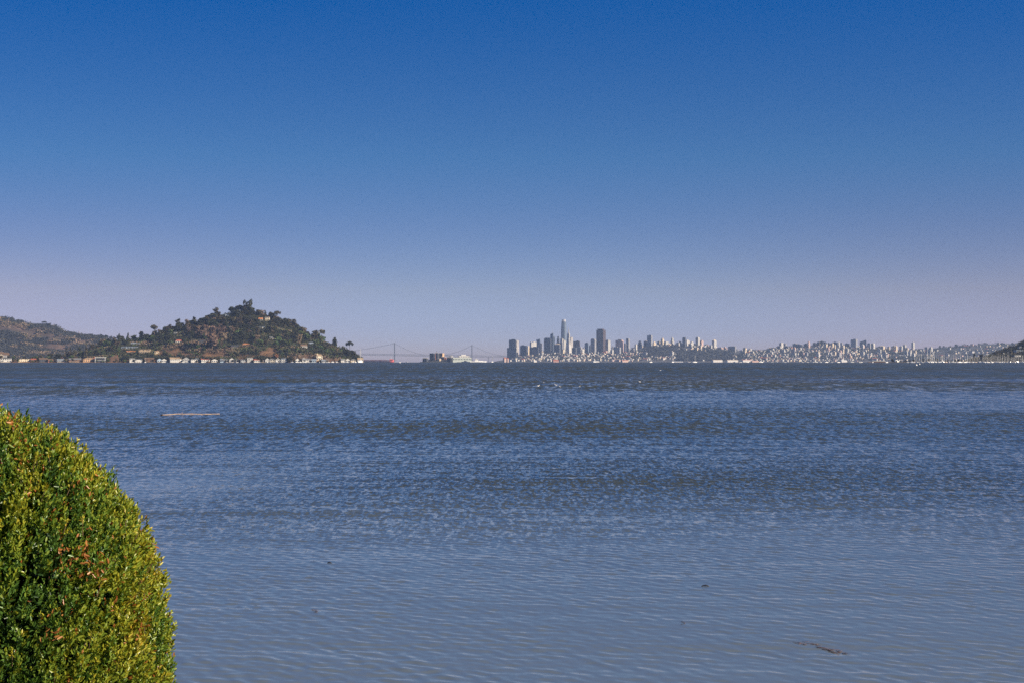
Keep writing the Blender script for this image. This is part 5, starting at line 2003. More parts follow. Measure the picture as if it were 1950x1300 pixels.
# ------------------------------------------------------------------ suspension bridge
def bridge():
    steel = plain('bridge_steel', (0.12, 0.125, 0.14), 0.6, 0.08, 0.02)
    D = 14900
    s = D / F
    # deck runs from behind the island to the city, sagging with the curve of the earth
    A = (640, 672.0)
    B = (1000, 677.6)
    t = thing('suspension_bridge', 'long grey suspension bridge with double deck crossing the far bay', 'bridge', (PX(824, D), D, drop(PX(824, D), D)))
    ox, oy, oz = t.location

    def L(px, py, dy=0.0):
        return (PX(px, D) - ox, dy, PZ(py, D) - oz)

    def deck_y(px):
        return A[1] + (B[1] - A[1]) * (px - A[0]) / (B[0] - A[0])
    for off in (0.0, 2.5):
        m = MB()
        p0, p1 = L(A[0], deck_y(A[0]) + off), L(B[0], deck_y(B[0]) + off)
        n = 24
        pts = [L(A[0] + (B[0] - A[0]) * i / n, deck_y(A[0] + (B[0] - A[0]) * i / n) + off) for i in range(n + 1)]
        vs, fs = [], []
        for (x, y, z) in pts:
            vs += [(x, -9, z), (x, 9, z), (x, 9, z - 3.0), (x, -9, z - 3.0)]
        for i in range(n):
            a = i * 4
            fs += [(a + k, a + (k + 1) % 4, a + 4 + (k + 1) % 4, a + 4 + k) for k in range(4)]
        fs += [(0, 1, 2, 3), (n * 4 + 3, n * 4 + 2, n * 4 + 1, n * 4)]
        m.add(vs, fs)
        m.build('deck', steel, t)
    tr = MB()
    for i in range(90):
        px = A[0] + (B[0] - A[0]) * i / 90
        q = (B[0] - A[0]) / 90
        for dy in (-8.8, 8.8):
            tr.tube([L(px, deck_y(px) + 0.7, dy), L(px + q * .5, deck_y(px) + 2.45, dy), L(px + q, deck_y(px + q) + 0.7, dy)], 0.35, 4)
    tr.build('truss', steel, t)
    for tx, ty in ((751.2, 653.3), (898.6, 657.2)):
        m = MB()
        for dy in (-10, 10):
            x, _, z = L(tx, ty)
            base = drop(PX(tx, D), D) - oz
            m.box((x, dy, base - 1), (8.5, 4.0, z - base + 1), 0, 0, 0.85)
        for k in range(7):
            z0 = base + (z - base) * (0.2 + 0.12 * k)
            m.tube([(x, -10, z0), (x, 10, z0 + (z - base) * 0.11)], 0.9, 4)
            m.tube([(x, 10, z0), (x, -10, z0 + (z - base) * 0.11)], 0.9, 4)
        tw = m.build('tower', steel, t)
        MB().box((x, 0, base - 2), (12, 34, 12)).build('pier', plain('pier_concrete', (0.4, 0.39, 0.37), 0.9, 0.1, 0.05), tw)
    for side in (-9.5, 9.5):
        for spans in (((604, 672.0), 751.2, 653.3, 808, 673.9), ((846, 674.6), 898.6, 657.2, 960, 676.8)):
            (xa, ya), tx, ty, xb, yb = spans
            pts = []
            for i in range(13):
                u = i / 12
                x = xa + (tx - xa) * u
                lo = deck_y(xa)
                pts.append(L(x, lo - (lo - ty) * u ** 2, side) if xa < 700 else L(x, lo - (lo - ty) * u ** 1.6, side))
            for i in range(1, 13):
                u = 1 - i / 12
                x = xb + (tx - xb) * u
                lo = deck_y(xb)
                pts.append(L(x, lo - (lo - ty) * u ** 1.6, side))
            MB().tube(pts, 1.15, 5).build('cable', steel, t)
    hg = MB()
    for (xa, tx, ty, xb, e1) in ((604, 751.2, 653.3, 808, 2), (846, 898.6, 657.2, 960, 1.6)):
        x = max(xa, 660) + 3
        while x < xb - 3:
            u = (x - xa) / (tx - xa) if x < tx else (xb - x) / (xb - tx)
            lo = deck_y(xa if x < tx else xb)
            y = lo - (lo - ty) * u ** (e1 if x < tx else 1.6)
            if deck_y(x) - y > 1:
                for dy in (-9.5, 9.5):
                    hg.tube([L(x, deck_y(x), dy), L(x, y, dy)], 0.16, 3)
            x += 4
    hg.build('hangers', steel, t)
    # anchorage where the two suspension spans meet
    MB().box((L(827, 690)[0], 0, L(827, 690)[2] - 3), (26, 30, L(827, 676)[2] - L(827, 690)[2] + 3)).build('anchorage', plain('pier_concrete', (0.4, 0.39, 0.37), 0.9, 0.1, 0.05), t)
    for px in (930, 937.5, 965):
        MB().box((L(px, 690)[0], 0, L(px, 690)[2] - 3), (5, 18, L(px, deck_y(px) + 3)[2] - L(px, 690)[2] + 2.9)).build('pier', steel, t)


bridge()


# ------------------------------------------------------------------ prison island
ALC = Hill([(796, 691), (803, 688), (812, 685.5), (820, 683), (832, 681), (845, 682), (856, 684), (870, 685), (890, 685), (902, 687), (908, 689.5), (914, 692)], 8000, 8140, 8300, 0.6, 0.1, 25, 3.0)
ALC.build('rocky_island', soil('island_rock', [(0.3, (0.03, 0.035, 0.035)), (0.6, (0.06, 0.06, 0.058)), (0.78, (0.20, 0.18, 0.16))], 0.03, 0.12, 900), 'small dark rocky island in front of the bridge', 792, 918, 90, 30)


def block(px0, px1, ytop, ybase, D, mat, label, name='island_building', roof=None, hip=False, depth=14, bays=5, rot=-34):
    s = D / F
    w, h = (px1 - px0) * s, (ybase - ytop) * s
    t = thing(name, label, 'building', (PX((px0 + px1) / 2, D), D, PZ(ybase, D)), R_(rot))
    rh = h * 0.3 if hip else 0
    MB().box((0, 0, -4), (w, depth, h - rh + 4)).build('wall', mat, t)
    if hip:
        MB().gable((0, 0, h - rh + .01), (w, depth, rh), 0, 0.5).build('roof', roof or ROOFM, t)
    else:
        MB().box((0, 0, h + .01), (w + .8, depth + .8, 0.7)).build('roof', roof or ROOFM, t)
    wm = MB().box((0, 0, 0), (w / bays * 0.45, 0.2, (h - rh) * 0.35)).mesh('window', GLASS)
    for k in range(bays):
        inst('window', wm, t, (-w / 2 + w * (k + .5) / bays, -depth / 2 - .03, (h - rh) * 0.4))
    return t


DK = plain('weathered_concrete_dark', (0.05, 0.055, 0.065), 0.9, 0.2, 0.1)
block(805.5, 815, 680.5, 686.5, 8020, DK, 'dark low building on the left point of the rocky island', hip=True)
block(819, 828.5, 672.3, 684, 8060, DK, 'tall dark ruin with a flat top on the rocky island', bays=3)
block(829.5, 835.5, 672, 683, 8080, DK, 'dark block under the water tower on the rocky island', bays=2)
block(837.5, 845, 672.2, 680, 8110, wallm('orange'), 'orange lit cell block on top of the rocky island', bays=3)
block(841, 849, 678.5, 682.5, 8090, wallm('redbrown'), 'low red brown building below the orange lit cell block', hip=True, bays=3)
block(833, 839, 681.8, 685, 8030, wallm('tan'), 'small tan house on the lower slope of the rocky island', hip=True, bays=2)
block(851.5, 861, 678, 687.5, 8010, DK, 'dark gabled workshop at the right end of the island\'s rock', hip=True, bays=3)
block(861, 897.5, 680.3, 688, 8020, wallm('green'), 'long pale grey green hall on the right half of the rocky island', bays=12, depth=20, rot=14)
block(857, 862, 676.2, 681, 8100, wallm('white'), 'small white building with a peaked roof beside the long hall', hip=True, bays=2, rot=20)
w = block(873, 893.5, 677.2, 681, 8110, wallm('white'), 'white building with stepped roof behind the long pale hall', bays=6, rot=14)
MB().box((-2, 0, 0), (22, 9, 5)).build('upper_storey', wallm('white'), w, loc=(0, 0, (681 - 677.2) * 8110 / F + 0.72))


def island_things():
    D = 8090
    s = D / F
    # water tower
    z = PZ(681, D)
    t = thing('water_tower', 'dark round water tower on legs on the rocky island', 'water tower', (PX(834.3, D), D, z))
    MB().lathe([(3.2, 0), (3.4, 1), (3.4, 7.5), (0.4, 9.6)], 14, (0, 0, 12.2)).build('tank', DK, t)
    for a in range(4):
        c, q = math.cos(a * 1.571 + .6), math.sin(a * 1.571 + .6)
        MB().tube([(c * 3.4, q * 3.4, -1), (c * 2.6, q * 2.6, 12.2)], 0.4, 5).build('leg', DK, t)
    # lighthouse
    t = thing('lighthouse', 'thin pale lighthouse beside the water tower on the rocky island', 'lighthouse', (PX(831.3, D + 20), D + 20, PZ(682, D)))
    hh = (682 - 667.2) * s
    MB().lathe([(1.6, -1), (1.25, hh * 0.86)], 10).build('shaft', wallm('tan'), t)
    lt = MB().lathe([(1.7, 0), (1.7, 0.6), (1.1, 0.62), (1.1, 2.6), (0.2, 3.8)], 10).build('lantern', DK, t, loc=(0, 0, hh * 0.861))
    # chimney stack
    t = thing('chimney_stack', 'tall slim brick chimney left of the water tower on the rocky island', 'chimney', (PX(829.3, D - 40), D - 40, PZ(684, D)))
    hh = (684 - 673) * s
    MB().lathe([(1.5, -1), (1.0, hh)], 10).build('shaft', wallm('redbrown'), t)
    MB().lathe([(1.3, 0), (1.3, 0.9)], 10).build('cap', DK, t, loc=(0, 0, hh + .01))


island_things()
sp_tree('round', 'far', 867.5, 679, 687, 5, 'dark tree before the long pale hall on the rocky island', ALC)
sp_tree('round', 'far', 826, 681, 687, 8, 'dark tree on the lower slope of the rocky island, under the tall ruin', ALC)
sp_tree('cone', 'far', 848, 680, 687, 4, 'dark pointed tree left of the gabled workshop on the rocky island', ALC)


# ------------------------------------------------------------------ ships and boats
def hull_mb(L, B, H, sheer=0.15, n=12, bow=0.9, stern=0.75, mi=0, z0=-0.4):
    """boat hull along X, bow at +X"""
    m = MB()
    rows = []
    for i in range(n + 1):
        u = i / n
        x = -L / 2 + L * u
        w = B / 2 * (stern + (1 - stern) * min(1, u * 3)) * (1 - max(0, (u - 0.55) / 0.45) ** 2.2 * 0.98)
        top = H * (1 + sheer * (2 * u - 0.8) ** 2)
        xo = (u - 0.5) * (H * bow * 0.5 if u > 0.9 else 0)
        rows.append([(x, -w * 0.72, z0), (x + xo, -w, top), (x + xo, w, top), (x, w * 0.72, z0)])
    vs = [p for r in rows for p in r]
    fs = []
    for i in range(n):
        a = i * 4
        for k in range(4):
            fs.append((a + (k + 1) % 4, a + k, a + 4 + k, a + 4 + (k + 1) % 4))
    fs += [(0, 1, 2, 3), (n * 4 + 3, n * 4 + 2, n * 4 + 1, n * 4)]
    return m.add(vs, fs, mi)


GEL = plain('white_gelcoat', (0.80, 0.79, 0.76), 0.3, 0.04, 1)
NAVY = plain('navy_gelcoat', (0.03, 0.05, 0.11), 0.3, 0.1, 1)
WOODM = plain('varnished_wood', (0.22, 0.12, 0.06), 0.5, 0.2, 2)
CANV = plain('blue_canvas', (0.06, 0.12, 0.28), 0.8, 0.1, 2)
CANT = plain('tan_canvas', (0.45, 0.36, 0.26), 0.8, 0.1, 2)
MASTM = plain('anodised_mast', (0.62, 0.60, 0.56), 0.35, 0.05, 1)


def sailboat_proto(L, hullm, cover):
    t = []
    h = hull_mb(L, L * 0.3, 1.25).mesh('hull', hullm, True)
    c = MB()
    c.box((L * 0.03, 0, 1.15), (L * 0.42, L * 0.17, 0.75), 0, 0, 0.85)
    cab = c.mesh('cabin', GEL)
    m = MB()
    H = L * 1.42
    m.tube([(L * 0.08, 0, 1.0), (L * 0.08, 0, H * 0.6), (L * 0.08, 0, H)], [0.27, 0.24, 0.18], 6)
    m.tube([(L * 0.08, -1.1, H * 0.55), (L * 0.08, 1.1, H * 0.55)], 0.06, 4)
    mast = m.mesh('mast', MASTM)
    b = MB()
    b.tube([(L * 0.07, 0, 2.4), (-L * 0.36, 0, 2.5)], [0.12, 0.1], 5)
    boom = b.mesh('boom', MASTM)
    s = MB()
    s.tube([(L * 0.05, 0, 2.62), (-L * 0.1, 0, 2.75), (-L * 0.34, 0, 2.66)], [0.22, 0.3, 0.14], 6)
    sail = s.mesh('furled_sail', cover)
    r = MB()
    for x in (L * 0.5, -L * 0.48):
        r.tube([(x, 0, 1.3), (L * 0.08, 0, H * 0.98)], 0.03, 3)
    rig = r.mesh('rigging', MASTM)
    return [('hull', h), ('cabin', cab), ('mast', mast), ('boom', boom), ('furled_sail', sail), ('rigging', rig)]


def motor_proto(L, hullm, fly):
    h = hull_mb(L, L * 0.32, 1.7, 0.25).mesh('hull', hullm, True)
    c = MB()
    c.box((L * 0.02, 0, 1.62), (L * 0.5, L * 0.24, 1.7), 0, 0, 0.82)
    cab = c.mesh('cabin', GEL)
    w = MB()
    w.box((L * 0.02, 0, 2.25), (L * 0.47, L * 0.232, 0.6), 0, 0, 0.93)
    win = w.mesh('window', GLASS)
    out = [('hull', h), ('cabin', cab), ('window', win)]
    if fly:
        f = MB()
        f.box((-L * 0.05, 0, 3.33), (L * 0.34, L * 0.2, 0.9), 0, 0, 0.9)
        out.append(('flybridge', f.mesh('flybridge', GEL)))
    a = MB()
    a.tube([(-L * 0.08, 0, 3.3), (-L * 0.1, 0, 6.2)], [0.1, 0.05], 4)
    out.append(('antenna', a.mesh('antenna', MASTM)))
    return out


SAIL = [sailboat_proto(11, GEL, CANV), sailboat_proto(12.5, GEL, CANT), sailboat_proto(10, NAVY, CANV), sailboat_proto(13.5, GEL, CANV), sailboat_proto(11.5, WOODM, CANT)]
MOTOR = [motor_proto(11, GEL, True), motor_proto(9, GEL, False), motor_proto(13, GEL, True), motor_proto(10, NAVY, False)]


def boat(proto, name, px, D, label, cat, group=None, rz=0.0, k=1.0, z=0.0):
    x = PX(px, D)
    t = thing(name, label, cat, (x, D, drop(x, D) + z), rz, group, (k, k, k))
    for nm, me in proto:
        inst(nm, me, t)
    return t


# marina: a forest of bare masts
MZ = [(1800, 'moored sailboat with a bare mast at the thin left end of the marina', 'sailboats at the left end of the marina'),
      (1880, 'moored sailboat with a bare mast in the middle of the crowded marina', 'sailboats in the middle of the marina'),
      (2200, 'moored sailboat with a bare mast below the dark headland', 'sailboats below the headland')]
px = 1742.0
i = 0
while px < 2010:
    D = 3950 + (i * 37) % 230
    lab, gr = next((l, g) for lim, l, g in MZ if px < lim)
    k = rng.uniform(0.78, 1.18)
    boat(SAIL[rng.choice([0, 1, 2, 2, 3, 4, 4])], 'sailboat', px, D, lab, 'sailboat', gr, R_(rng.choice([90, 80, 100, 60, 20, -90, -70])), k)
    px += rng.uniform(2.2, 6.5) if px < 1840 else rng.uniform(0.9, 2.9)
    i += 1
for px, k in ((1766.5, 1.5), (1772, 1.55), (1775.5, 1.5), (1779, 1.35)):
    boat(SAIL[3], 'sailboat', px, 3940, 'big sailboat with a tall mast in the tight group left of the white cruiser', 'sailboat', 'tall masted sailboats left of the white cruiser', R_(85), k)
boat(MOTOR[2], 'motor_yacht', 1815, 3900, 'large white cabin cruiser among the marina masts', 'motor yacht', None, R_(165), 0.9)
boat(MOTOR[3], 'motor_boat', 1866, 3900, 'dark blue covered motor boat in the marina', 'motor boat', None, R_(15), 1.0)
boat(MOTOR[0], 'motor_boat', 1807, 3880, 'small white motor boat left of the large cabin cruiser', 'motor boat', None, R_(100), 0.7)
for i in range(16):
    px = 1755 + i * 13 + rng.uniform(-3, 3)
    boat(rng.choice(MOTOR), 'motor_boat', px, 3890 + rng.uniform(0, 20), 'small motor boat moored along the outer edge of the marina', 'motor boat', 'motor boats on the outer edge of the marina', R_(rng.choice([90, 70, 110, -80])), rng.uniform(0.55, 0.8))

# long floating pier at the marina's left
D = 4050
for x0, x1, yt, mt, lab in ((1653, 1688, 686.6, wallm('brown'), 'long low dark pier with a pale roof left of the marina'), (1687, 1705, 687, wallm('dark'), 'dark breakwater pier between the long pier and the marina')):
    s = D / F
    w = (x1 - x0) * s
    cx_ = PX((x0 + x1) / 2, D)
    t = thing('pier', lab, 'pier', (cx_, D, drop(cx_, D)))
    MB().box((0, 0, 0.5), (w, 7, 1.2)).build('deck', mt, t)
    for k in range(10):
        MB().tube([(-w / 2 + w * (k + .5) / 10, -3.2, -1.5), (-w / 2 + w * (k + .5) / 10, -3.2, 2.4)], 0.28, 6).build('pile', wallm('brown'), t)
    if x0 < 1660:
        MB().box((w * 0.08, 0, 3.4), (w * 0.72, 7.5, 0.9)).build('roof', roofm('white'), t)
        MB().box((w * 0.08, 1.5, 1.705), (w * 0.7, 4, 1.69)).build('wall', wallm('dark'), t)
for px, h in ((1672.5, 672), (1686.5, 678)):
    pass
# dark hulls, trees and white arch shed behind the pier
HEADD = 4300
for px, yt, w_, lab in ((1700, 682.5, 8, 'round dark tree behind the dark breakwater pier'), (1725, 683.5, 7, 'olive tree left of the white cruiser by the marina')):
    p = Vector((PX(px, 4250), 4250, drop(PX(px, 4250), 4250)))
    s = 4250 / F
    tree('round', 'dark' if px < 1710 else 'olive', p, (688 - yt) * s * 1.1, w_ * s / 0.85, lab, None, 0)
spit = MB()
sx0, sx1 = PX(1690, 4290), PX(1850, 4290)
n_ = 40
vs = []
for i in range(n_ + 1):
    x = sx0 + (sx1 - sx0) * i / n_
    zz = drop(x, 4290)
    h = 1.5 * math.sin(math.pi * min(1, max(0, i / n_ * 3.3)) / 2) if i < n_ * 0.3 else 1.5
    vs += [(x, 4215, zz - 1), (x, 4250, zz + h), (x, 4330, zz + h), (x, 4360, zz - 1)]
fs = [(i * 4 + k, i * 4 + 4 + k, i * 4 + 5 + k, i * 4 + 1 + k) for i in range(n_) for k in range(3)]
tag(spit.add(vs, fs).build('shoreline_spit', soil('spit_soil', [(0.3, (0.06, 0.055, 0.04)), (0.7, (0.14, 0.11, 0.08))], 0.05, 0.2, 30), None, True), 'low dark spit behind the marina', None, None, 'structure')
for i in range(22):
    px = 1700 + i * 6.6 + rng.uniform(-2, 2)
    y_ = 4255 + rng.uniform(0, 40)
    p = Vector((PX(px, y_), y_, drop(PX(px, y_), y_) + 1.0))
    h = rng.uniform(4.5, 9)
    tree('round', rng.choice(['dark', 'olive']), p, h, h * 1.3, 'shore tree or shrub on the low spit behind the left marina', 'trees on the spit behind the left marina', name='shore_tree')
s = 4250 / F
t = thing('boat_shed', 'white arched boat shed behind the dark breakwater pier', 'shed', (PX(1706, 4250), 4250, drop(PX(1706, 4250), 4250) + 1.2))
ar = MB()
k = 10
ring = [(5.2 * math.cos(math.pi * i / k), 5.0 * math.sin(math.pi * i / k)) for i in range(k + 1)]
vs = [(x, -8, z) for x, z in ring] + [(x, 8, z) for x, z in ring]
ar.add(vs, [tuple(range(k + 1)), tuple(reversed(range(k + 1, 2 * k + 2)))] + [(i + 1, i, i + k + 1, i + k + 2) for i in range(k)])
ar.build('roof', GEL, t, True)
MB().box((0, -8.05, 0), (4, 0.2, 3.4)).build('door', DK, t)

# boats lying off the far city front (px, kind, scale, depth, label)
LY = [
    (1239.5, 's', 1.0, 4700, 'anchored white sailboat below the tallest hilltop tower'),
    (1281, 's', 1.25, 4600, 'anchored white sailboat below the white pinnacled tower, larger than its neighbour'),
    (1310.5, 's', 0.95, 4600, 'anchored sailboat left of another before the wooded bluff'),
    (1323, 's', 1.2, 4500, 'anchored sailboat right of another before the wooded bluff'),
    (1399, 'm', 0.8, 4600, 'small white boat before the second pier shed'),
    (1407.5, 'm', 0.55, 4500, 'tiny white boat just left of the red roofed pier shed'),
    (1411, 'm', 0.5, 4600, 'tiny white boat at the left corner of the red roofed pier shed'),
    (1423.5, 'm', 0.7, 4600, 'small white boat before the red roofed pier shed'),
    (1449, 'y', 0.9, 4500, 'white motor yacht with an antenna right of the low pink shed'),
    (1469, 's', 0.75, 4500, 'small sailboat with a thin mast right of the white motor yacht'),
    (1480.5, 's', 0.85, 4550, 'dark hulled sailboat before the start of the western heights'),
    (1495, 'm', 0.65, 4500, 'small white boat below the first western tower'),
    (1528.5, 'm', 0.5, 4500, 'tiny white boat below the long dark slab'),
    (1538, 'm', 0.6, 4500, 'tiny white boat below the pink faced western tower'),
    (1549.5, 'm', 0.7, 4450, 'small white boat below the left side of the wooded knoll'),
    (1554, 'm', 0.9, 4400, 'white cabin boat below the wooded knoll'),
    (1561, 'm', 0.95, 4300, 'white motor boat below the right side of the wooded knoll'),
    (1574, 's', 0.9, 4400, 'white sailboat below the wooded knoll\'s right end'),
    (1584.5, 'm', 0.5, 4300, 'tiny orange hulled boat below the dark slab with roof huts'),
    (1597, 's', 0.85, 4300, 'white sailboat below the bright white block'),
    (1622.5, 'y', 0.75, 4300, 'white motor yacht below the large dark western tower'),
    (1637.5, 's', 0.7, 4400, 'small sailboat, left of a close pair below the stepped dark pair'),
    (1640.5, 'm', 0.6, 4400, 'small white boat, right of a close pair below the stepped dark pair'),
    (1662, 's', 0.8, 3900, 'white sailboat before the long low dark pier'),
    (1688.8, 's', 0.85, 3900, 'white sailboat at the joint of the two dark piers'),
    (1728.5, 'm', 0.6, 3800, 'tiny white boat left of the bright white cruiser'),
    (1737.3, 'y', 0.72, 3700, 'bright white cruiser at the left edge of the marina'),
    (1751, 's', 0.8, 3800, 'white sailboat moored just right of the bright white cruiser'),
    (1755.3, 'm', 0.75, 3750, 'white motor boat right of the bright white cruiser'),
    (685.8, 's', 2.1, 4400, 'tall masted sailboat at the pointed tip of the island'),
    (775.5, 'm', 0.9, 7800, 'tiny white boat out in the gap under the bridge'),
    (761.5, 'm', 0.45, 3600, 'tiny white boat on the dark water right of the cargo ship'),
    (1132, 's', 0.9, 6500, 'tiny sailboat before the low white waterfront shed'),
    (937.5, 's', 1.6, 7000, 'sailboat with a thin mast near the left tip of the city'),
]
for px, kd, k, D, lab in LY:
    if kd == 's':
        boat(SAIL[0 if 'dark' not in lab.split(' ')[0] else 2], 'sailboat', px, D, lab, 'sailboat', None, R_(rng.choice([20, 40, 150, 65])), k)
    else:
        boat(MOTOR[2] if kd == 'y' else MOTOR[1], 'motor_yacht' if kd == 'y' else 'motor_boat', px, D, lab, 'motor yacht' if kd == 'y' else 'motor boat', None, R_(rng.choice([170, 10, 150])), k)

# boats tied up along the island shore
for i in range(44):
    px = rng.choice([rng.uniform(244, 690), rng.uniform(560, 692)])
    D = 4405 + rng.uniform(0, 30)
    pr = rng.choice(MOTOR[:2] + SAIL[:2])
    s_ = pr in SAIL
    boat(pr, 'sailboat' if s_ else 'motor_boat', px, D, 'white sailboat tied up before the island shore houses' if s_ else 'white motor boat tied up before the island shore houses',
         'sailboat' if s_ else 'motor boat', 'sailboats along the island shore' if s_ else 'motor boats along the island shore', R_(rng.choice([10, 80, 100, 170])), rng.uniform(0.45, 0.75))


# ---- cargo ship leaving behind the island tip
def cargo_ship():
    D = 9000
    s = D / F
    L = (749.5 - 672) * s
    x = PX((749.5 + 672) / 2, D)
    t = thing('cargo_ship', 'long low dark cargo ship with a red bow passing behind the island tip', 'ship', (x, D, drop(x, D)))
    H = (689.2 - 684.7) * s
    paint, nt, b = new_mat('dark_hull_red_bow')
    tc = N(nt, 'ShaderNodeTexCoord')
    sp = N(nt, 'ShaderNodeSeparateXYZ')
    nt.links.new(tc.outputs['Object'], sp.inputs[0])
    no = N(nt, 'ShaderNodeTexNoise', i_Scale=0.08, i_Detail=4.0)
    nt.links.new(tc.outputs['Object'], no.inputs['Vector'])
    ad = N(nt, 'ShaderNodeMath', operation='MULTIPLY_ADD')
    ad.inputs[1].default_value = 8
    nt.links.new(no.outputs['Fac'], ad.inputs[0])
    nt.links.new(sp.outputs['X'], ad.inputs[2])
    mr = N(nt, 'ShaderNodeMapRange')
    mr.inputs['From Min'].default_value = L * 0.40
    mr.inputs['From Max'].default_value = L * 0.47
    nt.links.new(ad.outputs[0], mr.inputs['Value'])
    r = ramp(nt, [(0, (0.05, 0.035, 0.055)), (0.5, (0.16, 0.04, 0.05)), (1, (0.50, 0.07, 0.06))])
    nt.links.new(mr.outputs['Result'], r.inputs['Fac'])
    nt.links.new(r.outputs['Color'], b.inputs['Base Color'])
    b.inputs['Roughness'].default_value = 0.5
    hull_mb(L, 30, H, 0.0, 24, 1.2, 0.85, 0, -1).build('hull', paint, t, True)
    f = MB()
    f.box((L * 0.445, 0, H), (L * 0.09, 16, H * 0.42), 0, 0, 0.85)
    f.build('forecastle', plain('red_ship_paint', (0.50, 0.08, 0.06), 0.5, 0.1, 0.1), t)
    MB().tube([(L * 0.44, 0, H * 1.4), (L * 0.44, 0, H * 2.5)], [0.7, 0.3], 5).build('foremast', WHITEM, t)
    h = MB()
    for k in range(6):
        h.box((-L * 0.25 + L * 0.105 * k, 0, H + .02), (L * 0.085, 20, 1.6))
    h.build('hatch_covers', plain('hatch_grey_red', (0.22, 0.10, 0.10), 0.7, 0.1, 0.1), t)
    b_ = MB()
    b_.box((-L * 0.42, 0, H + .02), (L * 0.09, 24, 22))
    b_.box((-L * 0.40, 0, H + 22.03), (L * 0.05, 30, 3))
    b_.build('bridge_house', WHITEM, t)


cargo_ship()


def white_ship():
    D = 7800
    s = D / F
    L = (926 - 893) * s
    x = PX(909.5, D)
    t = thing('white_ship', 'white ship with a tall square bridge house right of the rocky island', 'ship', (x, D, drop(x, D)), R_(4))
    H = 1.9 * s
    hull_mb(L, 14, H, 0.1, 16, 1.0, 0.8, 0, -1).build('hull', WHITEM, t, True)
    b = MB()
    b.box((-L * 0.06, 0, H * 0.9), (6.2 * s, 10, 4.6 * s))
    br = b.build('bridge_house', WHITEM, t)
    MB().box((-L * 0.06, -5.05, H * 0.9 + 3.3 * s), (5.6 * s, 0.2, 1.4)).build('window', GLASS, br)
    MB().box((L * 0.2, 0, H * 0.9), (L * 0.3, 9, 1.2 * s)).build('deck_house', WHITEM, t)
    MB().tube([(-L * 0.06, 0, H * 0.9 + 4.6 * s), (-L * 0.06, 0, H + 7.2 * s)], [0.5, 0.2], 5).build('mast', MASTM, t)


white_ship()
t = thing('tugboat', 'small dark tug at the left end of the white ship', 'boat', (PX(885, 7700), 7700, drop(PX(885, 7700), 7700)))
hull_mb(28, 9, 3.2, 0.3).build('hull', NAVY, t, True)
MB().box((2, 0, 3.0), (12, 6, 4.2), 0, 0, 0.9).build('wheelhouse', DK, t)
MB().tube([(0, 0, 7.1), (0, 0, 10)], [0.4, 0.2], 5).build('mast', MASTM, t)


# ------------------------------------------------------------------ things afloat near by
def sea_z(x, y):
    a, b = np.array([float(x)]), np.array([float(y)])
    return float(sea(a, b, np.array([0.05]))[0] + drop(x, y))


def water_pt(px, py):
    D = CAM_H * F / (py - Y0)
    return PX(px, D), D


def log():
    xa, ya = water_pt(309, 791.0)
    xb, yb = water_pt(418, 788.0)
    m, nt, b = new_mat('sun_bleached_log')
    tc = N(nt, 'ShaderNodeTexCoord')
    mp = N(nt, 'ShaderNodeMapping')
    mp.inputs['Scale'].default_value = (1.2, 12, 12)
    nt.links.new(tc.outputs['Object'], mp.inputs[0])
    no = N(nt, 'ShaderNodeTexNoise', i_Scale=1.5, i_Detail=5.0)
    nt.links.new(mp.outputs[0], no.inputs['Vector'])
    r = ramp(nt, [(0.35, (0.24, 0.17, 0.12)), (0.6, (0.46, 0.34, 0.24))])
    nt.links.new(no.outputs['Fac'], r.inputs['Fac'])
    nt.links.new(r.outputs['Color'], b.inputs['Base Color'])
    b.inputs['Roughness'].default_value = 0.85
    z = 0.06
    c = Vector(((xa + xb) / 2, (ya + yb) / 2, z))
    t = thing('floating_log', 'long thin pale log floating on the bay beyond the shrub', 'log', c)
    pts, rad = [], []
    for i in range(13):
        u = i / 12
        pts.append((xa + (xb - xa) * u - c.x, ya + (yb - ya) * u - c.y, 0.03 * math.sin(u * 5) + 0.012 * rng.uniform(-1, 1)))
        rad.append(0.032 - 0.012 * u + 0.005 * rng.uniform(-1, 1))
    MB().tube(pts, rad, 9).build('log', m, t, True)
    e = Vector(pts[0])
    MB().tube([e + Vector((-0.13, 0, -0.04)), e + Vector((0.02, 0, 0.0))], [0.042, 0.046], 9).build('root_end', plain('wet_dark_wood', (0.035, 0.028, 0.024), 0.6, 0.2, 8), t)
    st = MB()
    st.tube([pts[4], Vector(pts[4]) + Vector((0.05, 0, 0.12))], [0.03, 0.015], 5)
    st.build('branch_stub', m, t)


log()


def driftwood(px, py, ln, label):
    x, y = water_pt(px, py)
    z = sea_z(x, y)
    m = MB()
    m.tube([(-ln / 2, 0, -0.004), (-ln * 0.3, 0.01, 0.012), (0, 0, 0.018), (ln * 0.3, -0.008, 0.008), (ln / 2, 0, -0.006)], [0.004, 0.009, 0.011, 0.008, 0.003], 7)
    m.tube([(0, 0, 0.008), (ln * 0.12, 0.04, 0.018)], [0.006, 0.003], 5)
    o = m.build('driftwood', plain('wet_dark_wood', (0.035, 0.028, 0.024), 0.6, 0.2, 8), None, True, (x, y, z))
    tag(o, label, 'driftwood')


driftwood(1343.5, 1115.5, 0.15, 'small dark stick of driftwood floating alone on the calm near water')
driftwood(627.5, 1071, 0.10, 'tiny dark chip of driftwood floating left of centre on the ruffled water')


